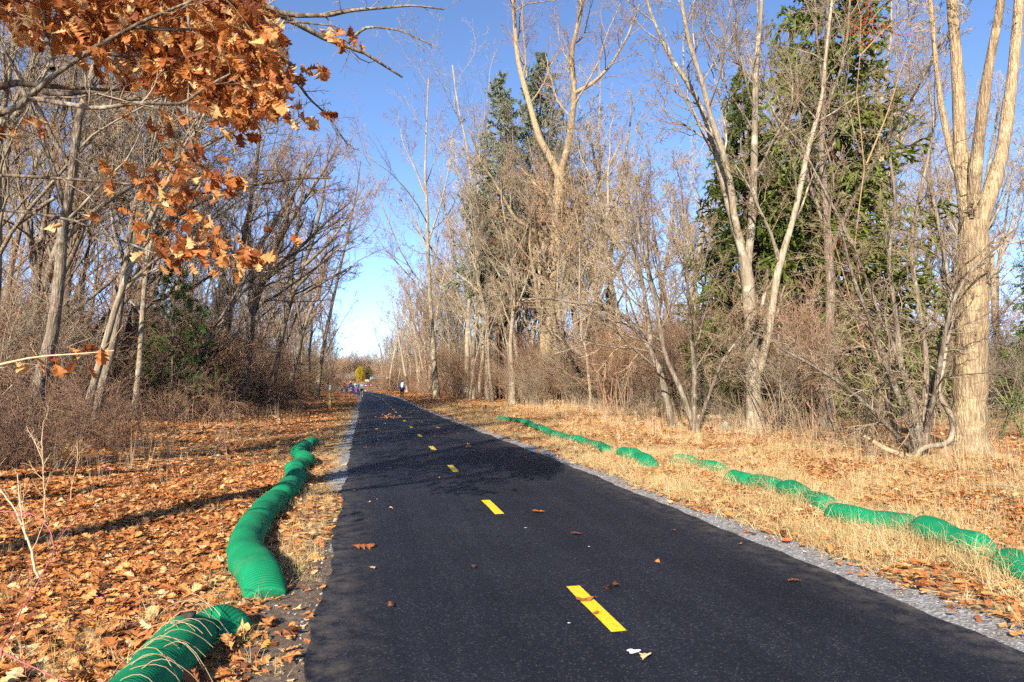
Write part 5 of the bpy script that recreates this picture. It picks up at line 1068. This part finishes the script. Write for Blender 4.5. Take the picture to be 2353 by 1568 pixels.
def person(label, loc, rz, H_, pose, top, bottoms, shoe, long_sleeve=True, shorts=False, hat=None, vox=.025, second=None, ponytail=True, waist=None):
    e = empty('person', loc, rz); s = H_/1.72; e.scale = (s, s, s); tag(e, label, 'person')
    J = dict(pel=(0, 0, .93), che=(0, .02, 1.28), nec=(0, .01, 1.45), hed=(0, .03, 1.60))
    hipx, shx = .085, .175
    if pose == 'run':
        leg = {-1: ((-hipx, 0, .90), (-.09, .22, .55), (-.08, .06, .16), (-.08, .20, .06)), 1: ((hipx, 0, .90), (.09, .03, .49), (.08, -.10, .10), (.08, .04, .035))}
        arm = {-1: ((-shx, .0, 1.39), (-.25, -.16, 1.15), (-.17, .08, 1.10)), 1: ((shx, .0, 1.39), (.25, .02, 1.12), (.14, .25, 1.18))}
    elif pose == 'run2':
        leg = {1: ((hipx, 0, .90), (.09, .16, .53), (.08, .10, .12), (.08, .24, .04)), -1: ((-hipx, 0, .90), (-.09, -.06, .49), (-.08, -.32, .22), (-.08, -.30, .09))}
        arm = {1: ((shx, .0, 1.39), (.26, -.12, 1.15), (.2, .12, 1.10)), -1: ((-shx, .0, 1.39), (-.25, .05, 1.12), (-.13, .27, 1.18))}
    else:
        leg = {-1: ((-hipx, 0, .90), (-.09, .06, .49), (-.09, .02, .08), (-.10, .16, .035)), 1: ((hipx, 0, .90), (.09, .0, .49), (.09, -.08, .09), (.10, .06, .035))}
        arm = {-1: ((-shx, .0, 1.38), (-.26, -.03, 1.12), (-.29, .05, .87)), 1: ((shx, .0, 1.38), (.26, -.02, 1.12), (.29, .02, .87))}
    B = [((-.06, 0, .95), (.06, 0, .95), .115, .115), ((0, 0, .98), (0, .015, 1.15), .125, .125), ((-.07, .01, 1.27), (.07, .01, 1.27), .115, .115), ((-.12, 0, 1.385), (.12, 0, 1.385), .062, .062), ((0, 0, 1.40), (0, .02, 1.52), .05, .048),
         ((0, .015, 1.585), (0, .02, 1.645), .088, .085), ((0, .05, 1.54), (0, .055, 1.57), .055, .06), ((0, .115, 1.575), (0, .10, 1.60), .014, .012), ((-.086, .01, 1.585), (-.088, .005, 1.605), .016, .018), ((.086, .01, 1.585), (.088, .005, 1.605), .016, .018)]
    for q in leg.values():
        B += [(q[0], q[1], .083, .055), (q[1], q[2], .055, .036), (q[2], q[3], .036, .03)]; c_ = np.array(q[1])*.65+np.array(q[2])*.35; B.append((c_-[0, .015, 0], c_-[0, .015, .06], .05, .04))
    hands = []
    for sd, q in arm.items():
        B += [(q[0], q[1], .05, .038), (q[1], q[2], .037, .025)]; dv = unit(np.array(q[2])-np.array(q[1])); sv = unit(np.cross(dv, [0, 0, 1.])+np.array([1e-4, 0, 0])); h0 = np.array(q[2])
        if pose == 'walk': sv = np.array([0, 1., 0])
        B.append((h0+dv*.02, h0+dv*.075, .024, .028))
        for f_, ln in zip((-1.5, -.5, .5, 1.5), (.058, .072, .078, .066)):
            k0 = h0+dv*.085+sv*f_*.016; k1 = k0+dv*ln*.55; bend = unit(dv+np.array([-sd*.5, 0, .1])); B += [(k0, k1, .0095, .009), (k1, k1+bend*ln*.5, .009, .0075)]
        B += [(h0+dv*.03+sv*.03, h0+dv*.06+sv*.052, .011, .010), (h0+dv*.06+sv*.052, h0+dv*.09+sv*.05, .010, .008)]
    fused('body', B, M['skin'], e, vox)
    tp = [((-.065, 0, .97), (.065, 0, .97), .128, .128), ((0, 0, 1.0), (0, .015, 1.16), .138, .136), ((-.075, .01, 1.27), (.075, .01, 1.27), .128, .128), ((-.125, 0, 1.385), (.125, 0, 1.385), .074, .074)]
    for q in arm.values():
        tp.append((q[0], q[1], .064, .052))
        if long_sleeve: tp.append((q[1], q[2], .052, .042))
    fused('top', tp, M[top], e, vox)
    if second: fused('vest', [((-.07, .03, 1.05), (.07, .03, 1.05), .127, .127), ((-.06, .04, 1.2), (.06, .04, 1.2), .125, .125)], M[second], e, vox)
    if waist: fused('tied_jacket', [((-.09, 0, .93), (.09, 0, .93), .142, .142), ((-.07, -.03, .86), (.07, -.03, .86), .142, .142)], M[waist], e, vox)
    bt_ = [((-.065, 0, .93), (.065, 0, .93), .13, .13)]
    for q in leg.values():
        if shorts: m1 = np.array(q[0])*.5+np.array(q[1])*.5; bt_.append((q[0], m1, .102, .095))
        else: bt_ += [(q[0], q[1], .096, .068), (q[1], q[2], .068, .052)]
    fused('shorts' if shorts else 'trousers', bt_, M[bottoms], e, vox)
    for q in leg.values(): fused('shoe', [(np.array(q[2])-[0, .02, .03], np.array(q[3])+[0, .02, 0], .045, .038), (np.array(q[2])-[0, .0, .02], np.array(q[2])+[0, 0, .03], .043, .045)], M[shoe], e, vox)
    if hat: fused('cap', [((0, .01, 1.635), (0, .01, 1.66), .099, .092), ((0, .08, 1.645), (0, .15, 1.635), .05, .04)], M[hat], e, vox); fused('hair', [((0, -.03, 1.56), (0, -.035, 1.60), .08, .085)], M['hair'], e, vox)
    else:
        hr = [((0, -.012, 1.61), (0, -.005, 1.655), .096, .09)]
        if ponytail: hr += [((0, -.1, 1.62), (0, -.15, 1.52), .035, .025)]
        fused('hair', hr, M['hair'], e, vox)
    V, Q, T = caps([((x_, .096, 1.612), (x_, .098, 1.612), .011, .011) for x_ in (-.034, .034)], 6); link('eyes', np_mesh('eyes', V, Q, M['hair'], T=T), e)
    V, Q, T = caps([((-.02, .104, 1.545), (.02, .104, 1.545), .006, .006)], 6); link('mouth', np_mesh('mouth', V, Q, M['pink_cloth'], T=T), e)
    return e
def stand(px4, y): return (float((px4-1462)/2731*y), y, float(gz((px4-1462)/2731*y, y))+.024)
person('person in white jacket and pale cap walking away on the right', stand(1604, 63.6), .05, 1.74, 'walk', 'white_cloth', 'black_cloth', 'shoe_white', hat='white_cloth', waist='navy_cloth')
person('person in grey top and black shorts running closest toward the viewer', stand(1449, 71.5), PI+.05, 1.50, 'run', 'grey_cloth', 'black_cloth', 'shoe_white', shorts=True)
person('person in aqua sleeves and bright pink leggings on the path', stand(1426, 102), PI, 1.48, 'walk', 'aqua_cloth', 'pink_cloth', 'pink_cloth', second='teal_cloth')
person('person in navy running dress beside the red runner', stand(1402, 101), PI+.1, 1.50, 'run2', 'navy_cloth', 'navy_cloth', 'shoe_dark', long_sleeve=False, shorts=True)
person('person in dark top half hidden behind the navy runner', stand(1406, 116), PI, 1.66, 'run', 'black_cloth', 'black_cloth', 'shoe_white', shorts=True, long_sleeve=False, ponytail=False)
person('person in red shirt and black shorts running at the far left', stand(1382.5, 112), PI-.1, 1.56, 'run', 'red_cloth', 'black_cloth', 'shoe_white', shorts=True, ponytail=False)
person('person in pale blue top far away at the bend, the left of two', stand(1481.5, 222), PI, 1.5, 'walk', 'sky_cloth', 'sky_cloth', 'shoe_white', shorts=True, vox=.03)
person('person in pale green top far away at the bend, the right of two', stand(1488, 222), PI, 1.6, 'walk', 'aqua_cloth', 'grey_cloth', 'shoe_white', shorts=True, vox=.03)
